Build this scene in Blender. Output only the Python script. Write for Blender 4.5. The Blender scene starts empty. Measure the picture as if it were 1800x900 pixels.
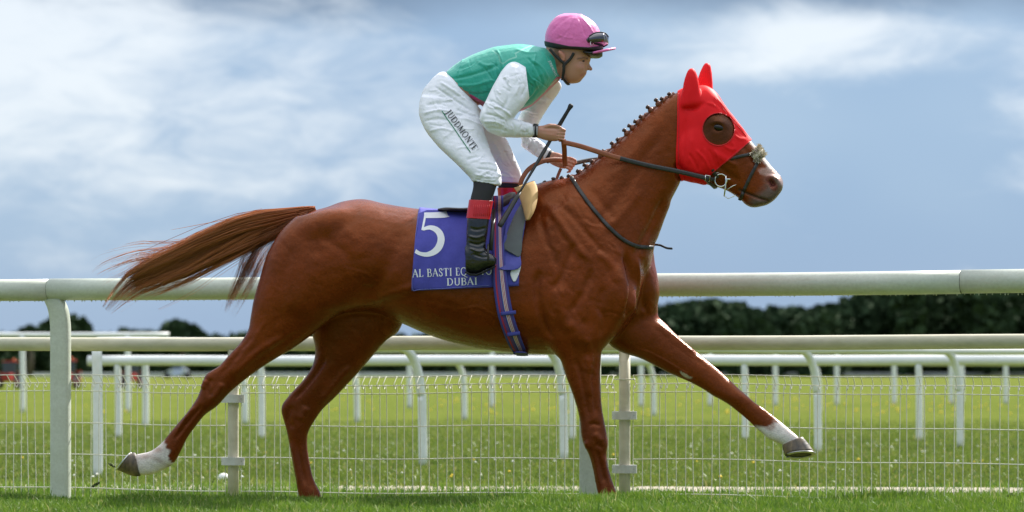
import bpy, math, random
import numpy as np
import openvdb as vdb
from mathutils import Vector, Matrix
from mathutils.bvhtree import BVHTree
random.seed(7); rng = np.random.default_rng(7)
R = math.radians
scene = bpy.context.scene
col = scene.collection

# ---------------------------------------------------------------- camera, sky, sun, exposure
FPX, D0, CH, YH = 5840.0, 16.0, 0.748, 652.0      # focal length in photo pixels, metres to the horse, eye height, horizon row
cam_d = bpy.data.cameras.new('camera'); cam = bpy.data.objects.new('camera', cam_d); col.objects.link(cam)
cam.location = (0, -D0, CH); cam.rotation_euler = (R(90), 0, 0)
cam_d.sensor_width = 36; cam_d.lens = FPX / 1800 * 36; cam_d.shift_y = (YH - 450) / 1800
cam_d.clip_start = 0.5; cam_d.clip_end = 4000
cam_d.dof.use_dof = True; cam_d.dof.focus_distance = D0; cam_d.dof.aperture_fstop = 4.0
scene.camera = cam
SUN = Vector((0.70, 0.82, 1.0)).normalized()      # towards the sun: high, from the right and a little behind
sun_el = math.asin(SUN.z); sun_az = math.atan2(SUN.x, SUN.y)
sd = bpy.data.lights.new('sun', 'SUN'); sd.energy = 4.8; sd.angle = R(0.6); sd.color = (1.0, 0.95, 0.87)
sun = bpy.data.objects.new('sun', sd); col.objects.link(sun)
sun.rotation_euler = (-SUN).to_track_quat('-Z', 'Y').to_euler(); sun.location = (8, 6, 12)
scene.view_settings.view_transform = 'Standard'; scene.view_settings.look = 'None'
scene.view_settings.exposure = 0.97; scene.view_settings.gamma = 1
scene.cycles.use_denoising = True
scene.cycles.max_bounces = 6; scene.cycles.transparent_max_bounces = 12

world = bpy.data.worlds.new('World'); scene.world = world; world.use_nodes = True
def build_sky():
    nt = world.node_tree; N = nt.nodes; L = nt.links
    for n in list(N): N.remove(n)
    out = N.new('ShaderNodeOutputWorld'); bg = N.new('ShaderNodeBackground'); L.new(bg.outputs[0], out.inputs[0])
    sky = N.new('ShaderNodeTexSky'); sky.sky_type = 'NISHITA'; sky.sun_disc = False
    sky.sun_elevation = sun_el; sky.sun_rotation = sun_az; sky.air_density = 1.0; sky.dust_density = 0.4; sky.ozone_density = 2.0
    tc = N.new('ShaderNodeTexCoord'); sep = N.new('ShaderNodeSeparateXYZ'); L.new(tc.outputs['Generated'], sep.inputs[0])
    def M(op, a, b=None, c=None, clamp=False):
        m = N.new('ShaderNodeMath'); m.operation = op; m.use_clamp = clamp
        for i, v in enumerate((a, b, c)):
            if v is None: continue
            if isinstance(v, (int, float)): m.inputs[i].default_value = v
            else: L.new(v, m.inputs[i])
        return m.outputs[0]
    # direction in degrees: azimuth right of straight ahead, and elevation
    az = M('MULTIPLY', M('ARCTAN2', sep.outputs[0], sep.outputs[1]), 57.2958)
    el = M('MULTIPLY', M('ARCSINE', sep.outputs[2]), 57.2958)
    def noise(sx, sy, scale, det, rough, seed, dist=0.0):
        cx = N.new('ShaderNodeCombineXYZ'); L.new(M('MULTIPLY', az, sx), cx.inputs[0]); L.new(M('MULTIPLY', el, sy), cx.inputs[1]); cx.inputs[2].default_value = seed
        t = N.new('ShaderNodeTexNoise'); t.inputs['Scale'].default_value = scale; t.inputs['Detail'].default_value = det
        t.inputs['Roughness'].default_value = rough; t.inputs['Distortion'].default_value = dist
        L.new(cx.outputs[0], t.inputs['Vector']); return t.outputs['Fac']
    def ramp(v, p0, p1):
        m = N.new('ShaderNodeMapRange'); m.interpolation_type = 'SMOOTHSTEP'; L.new(v, m.inputs[0])
        m.inputs[1].default_value = p0; m.inputs[2].default_value = p1; return m.outputs[0]
    def blob(a0, e0, ra, re):
        da = M('DIVIDE', M('SUBTRACT', az, a0), ra); de = M('DIVIDE', M('SUBTRACT', el, e0), re)
        d2 = M('ADD', M('MULTIPLY', da, da), M('MULTIPLY', de, de)); return M('POWER', 2.718, M('MULTIPLY', d2, -1.0))
    def mix(f, a, b):
        m = N.new('ShaderNodeMix'); m.data_type = 'RGBA'
        for s, v in ((m.inputs[0], f), (m.inputs[6], a), (m.inputs[7], b)):
            if isinstance(v, (int, float)): s.default_value = v
            elif isinstance(v, tuple): s.default_value = (*v, 1)
            else: L.new(v, s)
        return m.outputs[2]
    n1 = noise(1, 1.9, 0.22, 6, 0.55, 3.1, 0.3); n2 = noise(1, 2.6, 0.55, 8, 0.6, 9.4, 0.4); n3 = noise(1, 1.5, 0.07, 3, 0.5, 1.7)
    # cloud layer: pale rain cloud, whiter billows, slate base
    bil = M('ADD', blob(-9.0, 5.6, 3.0, 2.2), M('ADD', M('MULTIPLY', blob(-4.8, 4.3, 5.5, 2.2), 0.62), M('ADD', M('MULTIPLY', blob(5.6, 5.7, 2.6, 0.55), 1.1), M('ADD', M('MULTIPLY', blob(9.6, 4.3, 1.3, 1.5), 0.9), M('MULTIPLY', blob(4.2, 5.2, 2.6, 0.25), 0.5)))))
    bil = M('ADD', bil, M('MULTIPLY', M('SUBTRACT', n1, 0.5), 1.0))
    white = ramp(M('ADD', bil, M('MULTIPLY', M('SUBTRACT', n2, 0.5), 1.5)), 0.15, 1.25)
    base = mix(ramp(n3, 0.35, 0.65), (1.25, 2.0, 3.2), (2.1, 2.8, 3.7))
    sl = M('ADD', el, M('MULTIPLY', M('SUBTRACT', n1, 0.5), 1.2)); slate = M('MULTIPLY', M('MULTIPLY', ramp(sl, 5.7, 6.6), ramp(sl, 10.0, 7.5)), 0.9)
    base = mix(slate, base, (0.75, 1.1, 1.75))
    haze = M('MULTIPLY', ramp(el, 3.4, 0.4), 0.35)
    base = mix(haze, base, (1.1, 1.85, 3.15))
    base = mix(ramp(el, 14.0, 62.0), base, mix(n1, (6.6, 7.0, 7.6), (12.4, 12.6, 12.8)))
    cloud = mix(white, base, (4.25, 4.55, 4.9))
    cover = ramp(n3, 0.05, 0.25)
    skyc = mix(M('MULTIPLY', cover, 0.92), sky.outputs[0], cloud)
    L.new(skyc, bg.inputs[0]); bg.inputs[1].default_value = 0.10
build_sky()
# ---------------------------------------------------------------- helpers
def P(px, py, y=0.0):
    d = (D0 + y) / FPX
    return ((px - 900) * d, y, CH + (YH - py) * d)
def PIX(v):                                            # numpy: world points -> photo pixel columns / rows
    d = FPX / (v[:, 1] + D0)
    return np.stack([900 + v[:, 0] * d, YH - (v[:, 2] - CH) * d], 1)
def tag(o, label=None, cat=None, group=None, kind=None):
    if label: o['label'] = label
    if cat: o['category'] = cat
    if group: o['group'] = group
    if kind: o['kind'] = kind
    return o
def empty(name, loc=(0, 0, 0)):
    o = bpy.data.objects.new(name, None); o.empty_display_size = 0.1; o.location = loc; col.objects.link(o); return o
def obj(name, v, f, m=None, parent=None, smooth=True):
    me = bpy.data.meshes.new(name)
    if isinstance(f, np.ndarray):
        v = np.asarray(v, np.float32); n = f.shape[1]
        me.vertices.add(len(v)); me.vertices.foreach_set('co', v.ravel())
        me.loops.add(f.size); me.loops.foreach_set('vertex_index', f.astype(np.int32).ravel())
        me.polygons.add(len(f)); me.polygons.foreach_set('loop_start', np.arange(len(f), dtype=np.int32) * n)
        me.update(calc_edges=True)
    else:
        me.from_pydata([tuple(map(float, p)) for p in v], [], [tuple(int(i) for i in q) for q in f]); me.update()
    me.polygons.foreach_set('use_smooth', [smooth] * len(me.polygons))
    return link(name, me, m, parent)
def link(name, me, m=None, parent=None):
    o = bpy.data.objects.new(name, me); col.objects.link(o)
    for q in (m if isinstance(m, (list, tuple)) else [m] if m else []): me.materials.append(q)
    if parent:
        o.parent = parent; o.matrix_parent_inverse = Matrix.Translation(parent.location).inverted()
    return o
class MB:                                              # collects pieces of ONE mesh
    def __init__(s): s.v = []; s.f = []; s.mi = []
    def add(s, v, f, mi=0):
        n = len(s.v); s.v += [tuple(map(float, p)) for p in v]; s.f += [tuple(int(i) + n for i in q) for q in f]; s.mi += [mi] * len(f); return s
    def box(s, c, d, mi=0, rz=0.0, bev=0.0):
        x, y, z = d[0] / 2, d[1] / 2, d[2] / 2
        if bev:
            ring = [(-x + bev, -y), (x - bev, -y), (x, -y + bev), (x, y - bev), (x - bev, y), (-x + bev, y), (-x, y - bev), (-x, -y + bev)]
        else: ring = [(-x, -y), (x, -y), (x, y), (-x, y)]
        n = len(ring); cr, sr = math.cos(rz), math.sin(rz)
        v = [(c[0] + a * cr - b * sr, c[1] + a * sr + b * cr, c[2] + zz) for zz in (-z, z) for a, b in ring]
        f = [(i, (i + 1) % n, n + (i + 1) % n, n + i) for i in range(n)] + [tuple(range(n - 1, -1, -1)), tuple(range(n, 2 * n))]
        return s.add(v, f, mi)
    def tube(s, pts, r, n=8, mi=0, cap=True, flat=1.0, up=None):
        v, f = tube(pts, r, n, cap, flat, up); return s.add(v, f, mi)
    def build(s, name, m=None, parent=None, smooth=True):
        o = obj(name, s.v, s.f, m, parent, smooth); o.data.polygons.foreach_set('material_index', s.mi); return o
def tube(pts, r, n=8, cap=True, flat=1.0, up=None):
    """swept tube; flat<1 squashes along the 'up' vector (straps)"""
    p = [Vector(q) for q in pts]; m = len(p)
    rr = [r] * m if isinstance(r, (int, float)) else list(r)
    v = []; f = []; side = None
    for i in range(m):
        t = (p[min(i + 1, m - 1)] - p[max(i - 1, 0)]).normalized()
        if up is not None: b = Vector(up[i] if isinstance(up, list) else up); b = (b - t * b.dot(t)).normalized()
        else:
            if side is None: side = Vector((0, 0, 1)) if abs(t.z) < 0.9 else Vector((0, 1, 0))
            b = (side - t * side.dot(t)).normalized(); side = b
        a = t.cross(b)
        for k in range(n):
            w = 2 * math.pi * k / n + math.pi / n
            v.append(p[i] + a * (math.cos(w) * rr[i]) + b * (math.sin(w) * rr[i] * flat))
    for i in range(m - 1):
        for k in range(n):
            f.append((i * n + k, i * n + (k + 1) % n, (i + 1) * n + (k + 1) % n, (i + 1) * n + k))
    if cap: f.append(tuple(range(n - 1, -1, -1))); f.append(tuple(range((m - 1) * n, m * n)))
    return v, f
def crom(pts, n):
    """Catmull-Rom resample of rows to n samples per span"""
    p = np.asarray(pts, float); out = []
    for i in range(len(p) - 1):
        a = p[max(i - 1, 0)]; b = p[i]; c = p[i + 1]; d = p[min(i + 2, len(p) - 1)]
        for j in range(n):
            t = j / n
            out.append(0.5 * ((2 * b) + (c - a) * t + (2 * a - 5 * b + 4 * c - d) * t * t + (3 * b - a - 3 * c + d) * t ** 3))
    out.append(p[-1]); return np.array(out)
def loft(ribs, n=28, sub=4, ex=2.2, round_ends=True):
    """ribs: (px1,py1,px2,py2, half width, y, skew=0, tilt=0); section = superellipse, skew>0 fattens the p2 end"""
    rb = np.array([tuple(r) + (0.0,) * (8 - len(r)) for r in ribs], float)
    rb = crom(rb, sub); V = []; F = []
    for r in rb:
        x1, y1, x2, y2, w, y, sk, tl = r
        a = Vector(P(x1, y1, y)); b = Vector(P(x2, y2, y)); c = (a + b) / 2; u = (b - a) / 2
        lat = Vector((0, 1, tl)).normalized()
        for k in range(n):
            th = 2 * math.pi * k / n; cs, sn = math.cos(th), math.sin(th)
            cu = math.copysign(abs(cs) ** (2 / ex), cs); su = math.copysign(abs(sn) ** (2 / ex), sn)
            V.append(c + u * cu + lat * (su * max(w, 1e-3) * (1 + sk * cs)))
    m = len(rb)
    for i in range(m - 1):
        for k in range(n):
            F.append((i * n + k, i * n + (k + 1) % n, (i + 1) * n + (k + 1) % n, (i + 1) * n + k))
    for base, sgn in ((0, -1), ((m - 1) * n, 1)):
        c = sum((V[base + k] for k in range(n)), Vector()) / n
        V.append(c); ci = len(V) - 1
        for k in range(n):
            q = (base + k, base + (k + 1) % n, ci); F.append(q if sgn > 0 else q[::-1])
    return np.array([tuple(q) for q in V]), F
def ellipsoid(px, py, y, ra, rb_, ry, ang=0.0, n=16):
    """ra, rb_ in photo pixels along / across ang (deg, clockwise on screen), ry metres"""
    c = Vector(P(px, py, y)); s = (D0 + y) / FPX; ca, sa = math.cos(R(ang)), math.sin(R(ang)); V = []; F = []
    for i in range(n + 1):
        ph = math.pi * i / n
        for k in range(2 * n):
            th = math.pi * k / n
            a, b, l = math.cos(ph) * ra * s, math.sin(ph) * math.cos(th) * rb_ * s, math.sin(ph) * math.sin(th) * ry
            V.append((c.x + a * ca - b * sa, c.y + l, c.z - a * sa - b * ca))
    for i in range(n):
        for k in range(2 * n):
            F.append((i * 2 * n + k, i * 2 * n + (k + 1) % (2 * n), (i + 1) * 2 * n + (k + 1) % (2 * n), (i + 1) * 2 * n + k))
    return np.array(V), F
def tris(F):
    out = []
    for q in F:
        for i in range(1, len(q) - 1): out.append((q[0], q[i], q[i + 1]))
    return np.array(out, np.int32)
def sdf_mesh(parts, vox=0.007, band=9, blur=1, shrink=0.0):
    """smooth union of closed meshes: parts = [(V, F, k)], k = blend radius in metres. returns verts, quads"""
    allv = np.concatenate([p[0] for p in parts]); lo = np.floor(allv.min(0) / vox).astype(int) - band - 3
    hi = np.ceil(allv.max(0) / vox).astype(int) + band + 3; bg = band * vox
    A = np.full(hi - lo, bg, np.float32); tr = vdb.createLinearTransform(voxelSize=vox)
    for V, F, k in parts:
        g = vdb.FloatGrid.createLevelSetFromPolygons(np.ascontiguousarray(V, np.float32), triangles=tris(F).astype(np.uint32), transform=tr, halfWidth=band)
        l = np.floor(V.min(0) / vox).astype(int) - band - 1; h = np.ceil(V.max(0) / vox).astype(int) + band + 1
        B = np.full(h - l, bg, np.float32); g.copyToArray(B, ijk=tuple(int(q) for q in l))
        s = tuple(slice(a, b) for a, b in zip(l - lo, h - lo)); C = A[s]
        if k > 0:
            hh = np.maximum(k - np.abs(C - B), 0) / k; A[s] = np.minimum(C, B) - hh * hh * k * 0.25
        else: A[s] = np.minimum(C, B)
    for _ in range(blur):
        for ax in range(3):
            A = 0.25 * np.roll(A, 1, ax) + 0.5 * A + 0.25 * np.roll(A, -1, ax)
    A = A + shrink
    g = vdb.FloatGrid(background=float(A.max())); g.transform = tr
    g.copyFromArray(np.ascontiguousarray(A), ijk=tuple(int(q) for q in lo))
    pts, quads = g.convertToQuads(isovalue=0.0)
    return np.array(pts, np.float64), np.array(quads)[:, ::-1].astype(np.int32)
def vnormals(v, f):
    n = np.zeros_like(v); a = v[f[:, 1]] - v[f[:, 0]]; b = v[f[:, 2]] - v[f[:, 0]]
    if f.shape[1] == 4: a = v[f[:, 2]] - v[f[:, 0]]; b = v[f[:, 3]] - v[f[:, 1]]
    fn = np.cross(a, b)
    for i in range(f.shape[1]): np.add.at(n, f[:, i], fn)
    return n / np.maximum(np.linalg.norm(n, axis=1, keepdims=True), 1e-12)
def orient(v, f):                                      # outward faces
    a, b, c = v[f[:, 0]], v[f[:, 1]], v[f[:, 2]]
    vol = np.einsum('ij,ij->i', a, np.cross(b, c)).sum()
    if f.shape[1] == 4: vol += np.einsum('ij,ij->i', a, np.cross(c, v[f[:, 3]])).sum()
    return f if vol > 0 else f[:, ::-1].copy()
def smooth_verts(v, f, it=2, lam=0.5):
    n = f.shape[1]; e = np.concatenate([f[:, [i, (i + 1) % n]] for i in range(n)])
    for _ in range(it):
        s = np.zeros_like(v); c = np.zeros(len(v))
        np.add.at(s, e[:, 0], v[e[:, 1]]); np.add.at(c, e[:, 0], 1); np.add.at(s, e[:, 1], v[e[:, 0]]); np.add.at(c, e[:, 1], 1)
        v = v + lam * (s / np.maximum(c, 1)[:, None] - v)
    return v
def sstep(x, a, b):
    t = np.clip((x - a) / (b - a), 0, 1); return t * t * (3 - 2 * t)
def poly_dist(uv, path):
    """distance in pixels to a polyline and the 0..1 run along it"""
    best = np.full(len(uv), 1e9); run = np.zeros(len(uv)); p = np.asarray(path, float)
    seg = np.linalg.norm(np.diff(p, axis=0), axis=1); cum = np.concatenate([[0], np.cumsum(seg)]); tot = cum[-1]
    for i in range(len(p) - 1):
        d = p[i + 1] - p[i]; t = np.clip(((uv - p[i]) @ d) / max(d @ d, 1e-9), 0, 1)
        q = np.linalg.norm(uv - (p[i] + t[:, None] * d), axis=1); m = q < best
        best[m] = q[m]; run[m] = (cum[i] + t[m] * seg[i]) / tot
    return best, run
def sculpt(v, n, strokes, ylim=None):
    """strokes: (path, width px, height mm, 'near'|'far'|'both', (ymin,ymax) or None, sharp) ; moves along normals"""
    uv = PIX(v); disp = np.zeros(len(v))
    for st in strokes:
        path, w, h, side = st[:4]; yl = st[4] if len(st) > 4 else None
        pa = np.asarray(path, float); lo = pa.min(0) - 3 * w; hi = pa.max(0) + 3 * w
        m = np.where(((uv > lo) & (uv < hi)).all(1))[0]
        if yl is not None: m = m[(v[m, 1] > yl[0]) & (v[m, 1] < yl[1])]
        if not len(m): continue
        if len(pa) > 2: pa = crom(pa, 5)
        d, run = poly_dist(uv[m], pa) if len(pa) > 1 else (np.linalg.norm(uv[m] - pa[0], axis=1), np.full(len(m), 0.5))
        g = np.exp(-(d / w) ** 2) * (sstep(run, -0.01, 0.18) * sstep(1 - run, -0.01, 0.18) if len(pa) > 1 else 1)
        ny = n[m, 1]
        if side == 'near': g = g * sstep(-ny, -0.05, 0.35)
        elif side == 'far': g = g * sstep(ny, -0.05, 0.35)
        disp[m] += g * h * 0.001
    return v + n * disp[:, None]
def inpoly(uv, poly):
    """signed distance in px, positive inside"""
    p = np.asarray(poly, float); d, _ = poly_dist(uv, np.vstack([p, p[:1]])); ins = np.zeros(len(uv), bool); j = len(p) - 1
    for i in range(len(p)):
        c = ((p[i, 1] > uv[:, 1]) != (p[j, 1] > uv[:, 1])) & (uv[:, 0] < (p[j, 0] - p[i, 0]) * (uv[:, 1] - p[i, 1]) / (p[j, 1] - p[i, 1] + 1e-12) + p[i, 0])
        ins ^= c; j = i
    return np.where(ins, d, -d)
def clip_mesh(v, f, s):
    """keep s>0 of a mesh, cutting the faces that straddle; returns verts, tris, source index pairs"""
    if f.shape[1] == 4: f = np.concatenate([f[:, [0, 1, 2]], f[:, [0, 2, 3]]])
    pos = s > 0; k = pos[f].sum(1); keep = f[k == 3]; cut = f[(k == 1) | (k == 2)]
    ev = {}; nv = []; out = []
    def mid(a, b):
        q = (a, b) if a < b else (b, a)
        if q not in ev:
            t = s[a] / (s[a] - s[b]); nv.append(v[a] + t * (v[b] - v[a])); ev[q] = len(v) + len(nv) - 1
        return ev[q]
    for a, b, c in cut.tolist():
        for _ in range(3):
            if pos[a] and not pos[c]: break
            a, b, c = b, c, a
        if pos[b]:                                     # a,b in ; c out
            m1, m2 = mid(b, c), mid(a, c); out += [(a, b, m1), (a, m1, m2)]
        else:
            m1, m2 = mid(a, b), mid(a, c); out.append((a, m1, m2))
    V = np.concatenate([v, np.array(nv).reshape(-1, 3)]); T = np.concatenate([keep, np.array(out, np.int32).reshape(-1, 3)])
    u, inv = np.unique(T, return_inverse=True)
    return V[u], inv.reshape(-1, 3).astype(np.int32)
def thicken(v, f, n, t):
    """closed shell: outer = v, inner = v - n*t, rim stitched"""
    m = len(v); V = np.concatenate([v, v - n * t]); T = [f, f[:, ::-1] + m]
    e = np.concatenate([f[:, [0, 1]], f[:, [1, 2]], f[:, [2, 0]]]); key = {(a, b) for a, b in e.tolist()}
    rim = [(a, b) for a, b in key if (b, a) not in key]
    T.append(np.array([(b, a, a + m) for a, b in rim] + [(b, a + m, b + m) for a, b in rim], np.int32).reshape(-1, 3))
    return V, np.concatenate(T)
def cattr(o, name, rgb):
    a = o.data.color_attributes.new(name, 'FLOAT_COLOR', 'POINT'); c = np.ones((len(rgb), 4), np.float32); c[:, :rgb.shape[1]] = rgb
    a.data.foreach_set('color', c.ravel())
def bvh_of(v, f): return BVHTree.FromPolygons([Vector(p) for p in v], [tuple(q) for q in f.tolist()])
def on_surface(bvh, px, py, off=0.004, y0=-1.2):
    """world point where the sight line through a photo pixel meets the mesh, lifted off it"""
    a = Vector((0, -D0, CH)); d = (Vector(P(px, py, 0)) - a).normalized()
    h = bvh.ray_cast(a, d)
    if h[0] is None: return None
    n = h[1] if h[1].dot(d) < 0 else -h[1]
    return h[0] + n * off
# ---------------------------------------------------------------- materials
def mat(name, rgb=(0.5, 0.5, 0.5), rough=0.6, metal=0.0, spec=0.5, noise=None, bump=None, attr=None, sheen=0.0, sss=0.0, coat=0.0, trans=0.0, alpha=1.0, fn=None):
    m = bpy.data.materials.new(name); m.use_nodes = True; nt = m.node_tree; N = nt.nodes; L = nt.links; b = N['Principled BSDF']
    b.inputs['Base Color'].default_value = (*rgb, 1); b.inputs['Roughness'].default_value = rough; b.inputs['Metallic'].default_value = metal
    b.inputs['Specular IOR Level'].default_value = spec; b.inputs['Sheen Weight'].default_value = sheen; b.inputs['Coat Weight'].default_value = coat
    b.inputs['Transmission Weight'].default_value = trans
    if sss: b.inputs['Subsurface Weight'].default_value = sss; b.inputs['Subsurface Radius'].default_value = (0.012, 0.005, 0.003); b.inputs['Subsurface Scale'].default_value = 1.0
    tc = N.new('ShaderNodeTexCoord'); cur = None
    if attr:
        a = N.new('ShaderNodeVertexColor'); a.layer_name = attr; cur = a.outputs[0]
    for q in (noise or []):                            # (scale, amount, rgb2, [stretch])
        sc, am, c2 = q[:3]; st = q[3] if len(q) > 3 else (1, 1, 1)
        mp = N.new('ShaderNodeMapping'); mp.inputs['Scale'].default_value = st; L.new(tc.outputs['Object'], mp.inputs[0])
        t = N.new('ShaderNodeTexNoise'); t.inputs['Scale'].default_value = sc; t.inputs['Detail'].default_value = 6; t.inputs['Roughness'].default_value = 0.6; L.new(mp.outputs[0], t.inputs[0])
        r = N.new('ShaderNodeMapRange'); r.inputs[1].default_value = 0.38; r.inputs[2].default_value = 0.68; r.inputs[3].default_value = 0; r.inputs[4].default_value = am; L.new(t.outputs['Fac'], r.inputs[0])
        x = N.new('ShaderNodeMix'); x.data_type = 'RGBA'; L.new(r.outputs[0], x.inputs[0])
        if cur is None: x.inputs[6].default_value = (*rgb, 1)
        else: L.new(cur, x.inputs[6])
        x.inputs[7].default_value = (*c2, 1)
        if len(q) > 4: x.blend_type = q[4]
        cur = x.outputs[2]
    if cur is not None: L.new(cur, b.inputs['Base Color'])
    if bump:
        prev = None
        for q in bump:                                 # (scale, distance m, [stretch])
            mp = N.new('ShaderNodeMapping'); mp.inputs['Scale'].default_value = q[2] if len(q) > 2 else (1, 1, 1); L.new(tc.outputs['Object'], mp.inputs[0])
            t = N.new('ShaderNodeTexNoise'); t.inputs['Scale'].default_value = q[0]; t.inputs['Detail'].default_value = 4; L.new(mp.outputs[0], t.inputs[0])
            bp = N.new('ShaderNodeBump'); bp.inputs['Distance'].default_value = q[1]; bp.inputs['Strength'].default_value = 1.0; L.new(t.outputs['Fac'], bp.inputs['Height'])
            if prev: L.new(prev, bp.inputs['Normal'])
            prev = bp.outputs[0]
        L.new(prev, b.inputs['Normal'])
    if fn: fn(nt, b, tc, cur)
    return m
# ---------------------------------------------------------------- the setting: turf, path, field
def turf_fn(c1, c2, c3, sc):
    def fn(nt, b, tc, cur):
        N, L = nt.nodes, nt.links
        def nz(s, st, det=5):
            mp = N.new('ShaderNodeMapping'); mp.inputs['Scale'].default_value = st; L.new(tc.outputs['Object'], mp.inputs[0])
            t = N.new('ShaderNodeTexNoise'); t.inputs['Scale'].default_value = s; t.inputs['Detail'].default_value = det; t.inputs['Roughness'].default_value = .65; L.new(mp.outputs[0], t.inputs[0]); return t.outputs['Fac']
        def mx(a, bb, f, lo, hi, am=1.0):
            r = N.new('ShaderNodeMapRange'); r.inputs[1].default_value = lo; r.inputs[2].default_value = hi; r.inputs[4].default_value = am; L.new(f, r.inputs[0])
            m = N.new('ShaderNodeMix'); m.data_type = 'RGBA'; L.new(r.outputs[0], m.inputs[0])
            for s, v in ((m.inputs[6], a), (m.inputs[7], bb)):
                if isinstance(v, tuple): s.default_value = (*v, 1)
                else: L.new(v, s)
            return m.outputs[2]
        x = mx(c1, c2, nz(sc, (1, .35, 1)), .38, .62); x = mx(x, c3, nz(sc * 7, (1, .5, 1)), .5, .72, .8); x = mx(x, (.07, .11, .02), nz(sc * 30, (1, 1, 1), 3), .52, .75, .6)
        x = mx(x, (.19, .165, .06), nz(.05, (1, .25, 1)), .5, .75, .6)
        L.new(x, b.inputs['Base Color'])
        bp = N.new('ShaderNodeBump'); bp.inputs['Distance'].default_value = .05; L.new(nz(14, (1, 1, 1)), bp.inputs['Height']); L.new(bp.outputs[0], b.inputs['Normal'])
    return fn
m_ground = mat('meadow_turf', rough=1.0, spec=.0, fn=turf_fn((.092, .126, .024), (.132, .158, .034), (.165, .155, .05), .9))
CR0, CR1, CRZ = -0.62, -0.34, 0.142                    # the bank in front of the horse: top edge, foot, height
def ground_z(x, y):
    t = np.clip((y - CR0) / (CR1 - CR0), 0, 1); s = 1 - t * t * (3 - 2 * t)
    return CRZ * s + s * (.007 * np.sin(x * 2.3 + 1) + .005 * np.sin(x * 5.7 + y * 3))
xs = np.concatenate([[-900, -60], np.linspace(-8, 8, 65), [60, 900]]); ys = np.concatenate([[-60, -20, -8], np.linspace(-3.2, 0.2, 35), [2, 6, 12, 25, 60, 150, 400, 1200]])
gx, gy = np.meshgrid(xs, ys); V = np.stack([gx.ravel(), gy.ravel(), ground_z(gx, gy).ravel()], 1); nx_ = len(xs)
F = np.array([(j * nx_ + i, j * nx_ + i + 1, (j + 1) * nx_ + i + 1, (j + 1) * nx_ + i) for j in range(len(ys) - 1) for i in range(nx_ - 1)], np.int32)
tag(obj('ground', V, F, m_ground), kind='structure')
m_path = mat('dusty_path', (.36, .31, .25), .95, spec=.1, noise=[(6, .7, (.24, .21, .17)), (60, .6, (.45, .41, .35))], bump=[(40, .01)])
pv = []; 
for i, x in enumerate(np.linspace(-14, 20, 69)):
    w = .05 * math.sin(x * 3.1) + .04 * math.sin(x * 7.3); pv += [(x, 4.6 - x * .1 + w, .004), (x, 5.5 - x * .1 + w * .7, .004)]
tag(obj('path', pv, [(2 * i, 2 * i + 2, 2 * i + 3, 2 * i + 1) for i in range(68)], m_path), kind='structure')

def blade_fn(nt, b, tc, cur):
    N, L = nt.nodes, nt.links; out = [n for n in N if n.type == 'OUTPUT_MATERIAL'][0]
    at = N.new('ShaderNodeVertexColor'); at.layer_name = 'col'; tr = N.new('ShaderNodeBsdfTranslucent'); mx = N.new('ShaderNodeMixShader'); mx.inputs[0].default_value = .32
    L.new(at.outputs[0], b.inputs['Base Color']); L.new(at.outputs[0], tr.inputs[0]); L.new(b.outputs[0], mx.inputs[1]); L.new(tr.outputs[0], mx.inputs[2]); L.new(mx.outputs[0], out.inputs[0])
m_blade = mat('grass_blade', rough=.5, spec=.35, fn=blade_fn)
def grass(name, label, n, xf, yr, hgt, wid, seed, dens=None, cols=((.050, .125, .012), (.185, .29, .026), (.42, .40, .15))):
    r = np.random.default_rng(seed); y = r.uniform(*yr, n); x = r.uniform(-1, 1, n) * xf(y)
    if dens is not None:
        k = r.random(n) < dens(x, y); x, y = x[k], y[k]; n = len(x)
    z = ground_z(x, y) - .004
    pn = np.sin(x * 3.1 + 1.3 * np.sin(y * 4)) * np.sin(y * 5.3 + x * 1.1) + .6 * np.sin(x * 11 + y * 7)
    h = hgt * r.uniform(.4, 1.2, n) * (1 + .34 * pn) * np.where(r.random(n) < .03, 1.6, 1); a = r.uniform(0, 2 * np.pi, n); w = wid * r.uniform(.6, 1.4, n); ln = h * np.abs(r.normal(.35, .28, n)); d = r.uniform(0, 2 * np.pi, n)
    ax, ay = np.cos(a) * w / 2, np.sin(a) * w / 2; lx, ly = np.cos(d) * ln, np.sin(d) * ln
    def at(t, wf, s): return np.stack([x + s * ax * wf + lx * t * t, y + s * ay * wf + ly * t * t, z + h * t * (1 - .25 * t * (ln / np.maximum(h, 1e-4)))], 1)
    V = np.stack([at(0, 1, -1), at(0, 1, 1), at(.55, .85, -1), at(.55, .85, 1), at(1, 0, 0)], 1).reshape(-1, 3)
    b = np.arange(n)[:, None] * 5; F = np.concatenate([b + [0, 1, 3], b + [0, 3, 2], b + [2, 3, 4]])
    t = np.clip(r.normal(.45, .28, n) + .15 * pn, 0, 1)[:, None]; c = np.array(cols[0]) * (1 - t) + np.array(cols[1]) * t
    dry = (r.random(n) < .05)[:, None]; c = np.where(dry, np.array(cols[2]), c); C = np.repeat(c, 5, 0)
    o = obj(name, V, F.astype(np.int32), m_blade); cattr(o, 'col', C); return tag(o, label, 'grass', kind='stuff')
fov = lambda y: (y + D0) * 0.162 + .9
grass('turf_grass', 'short bright green turf grass in the foreground', 330000, fov, (-3.5, CR1), .044, .0042, 11)
grass('verge_grass', 'green verge grass between the mesh fence and the path', 72000, fov, (.6, 5.4), .05, .005, 12, dens=lambda x, y: np.where((y > 4.55 - x * .1) & (y < 5.5 - x * .1), np.where(x < -1.1, .8, .12), 1))
grass('meadow_grass', 'green meadow grass of the open field behind the rails', 280000, fov, (5.3, 35), .040, .012, 13, dens=lambda x, y: np.clip(1.3 - y / 27, .0, 1), cols=((.10, .165, .024), (.18, .222, .038), (.30, .28, .10)))
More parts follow.
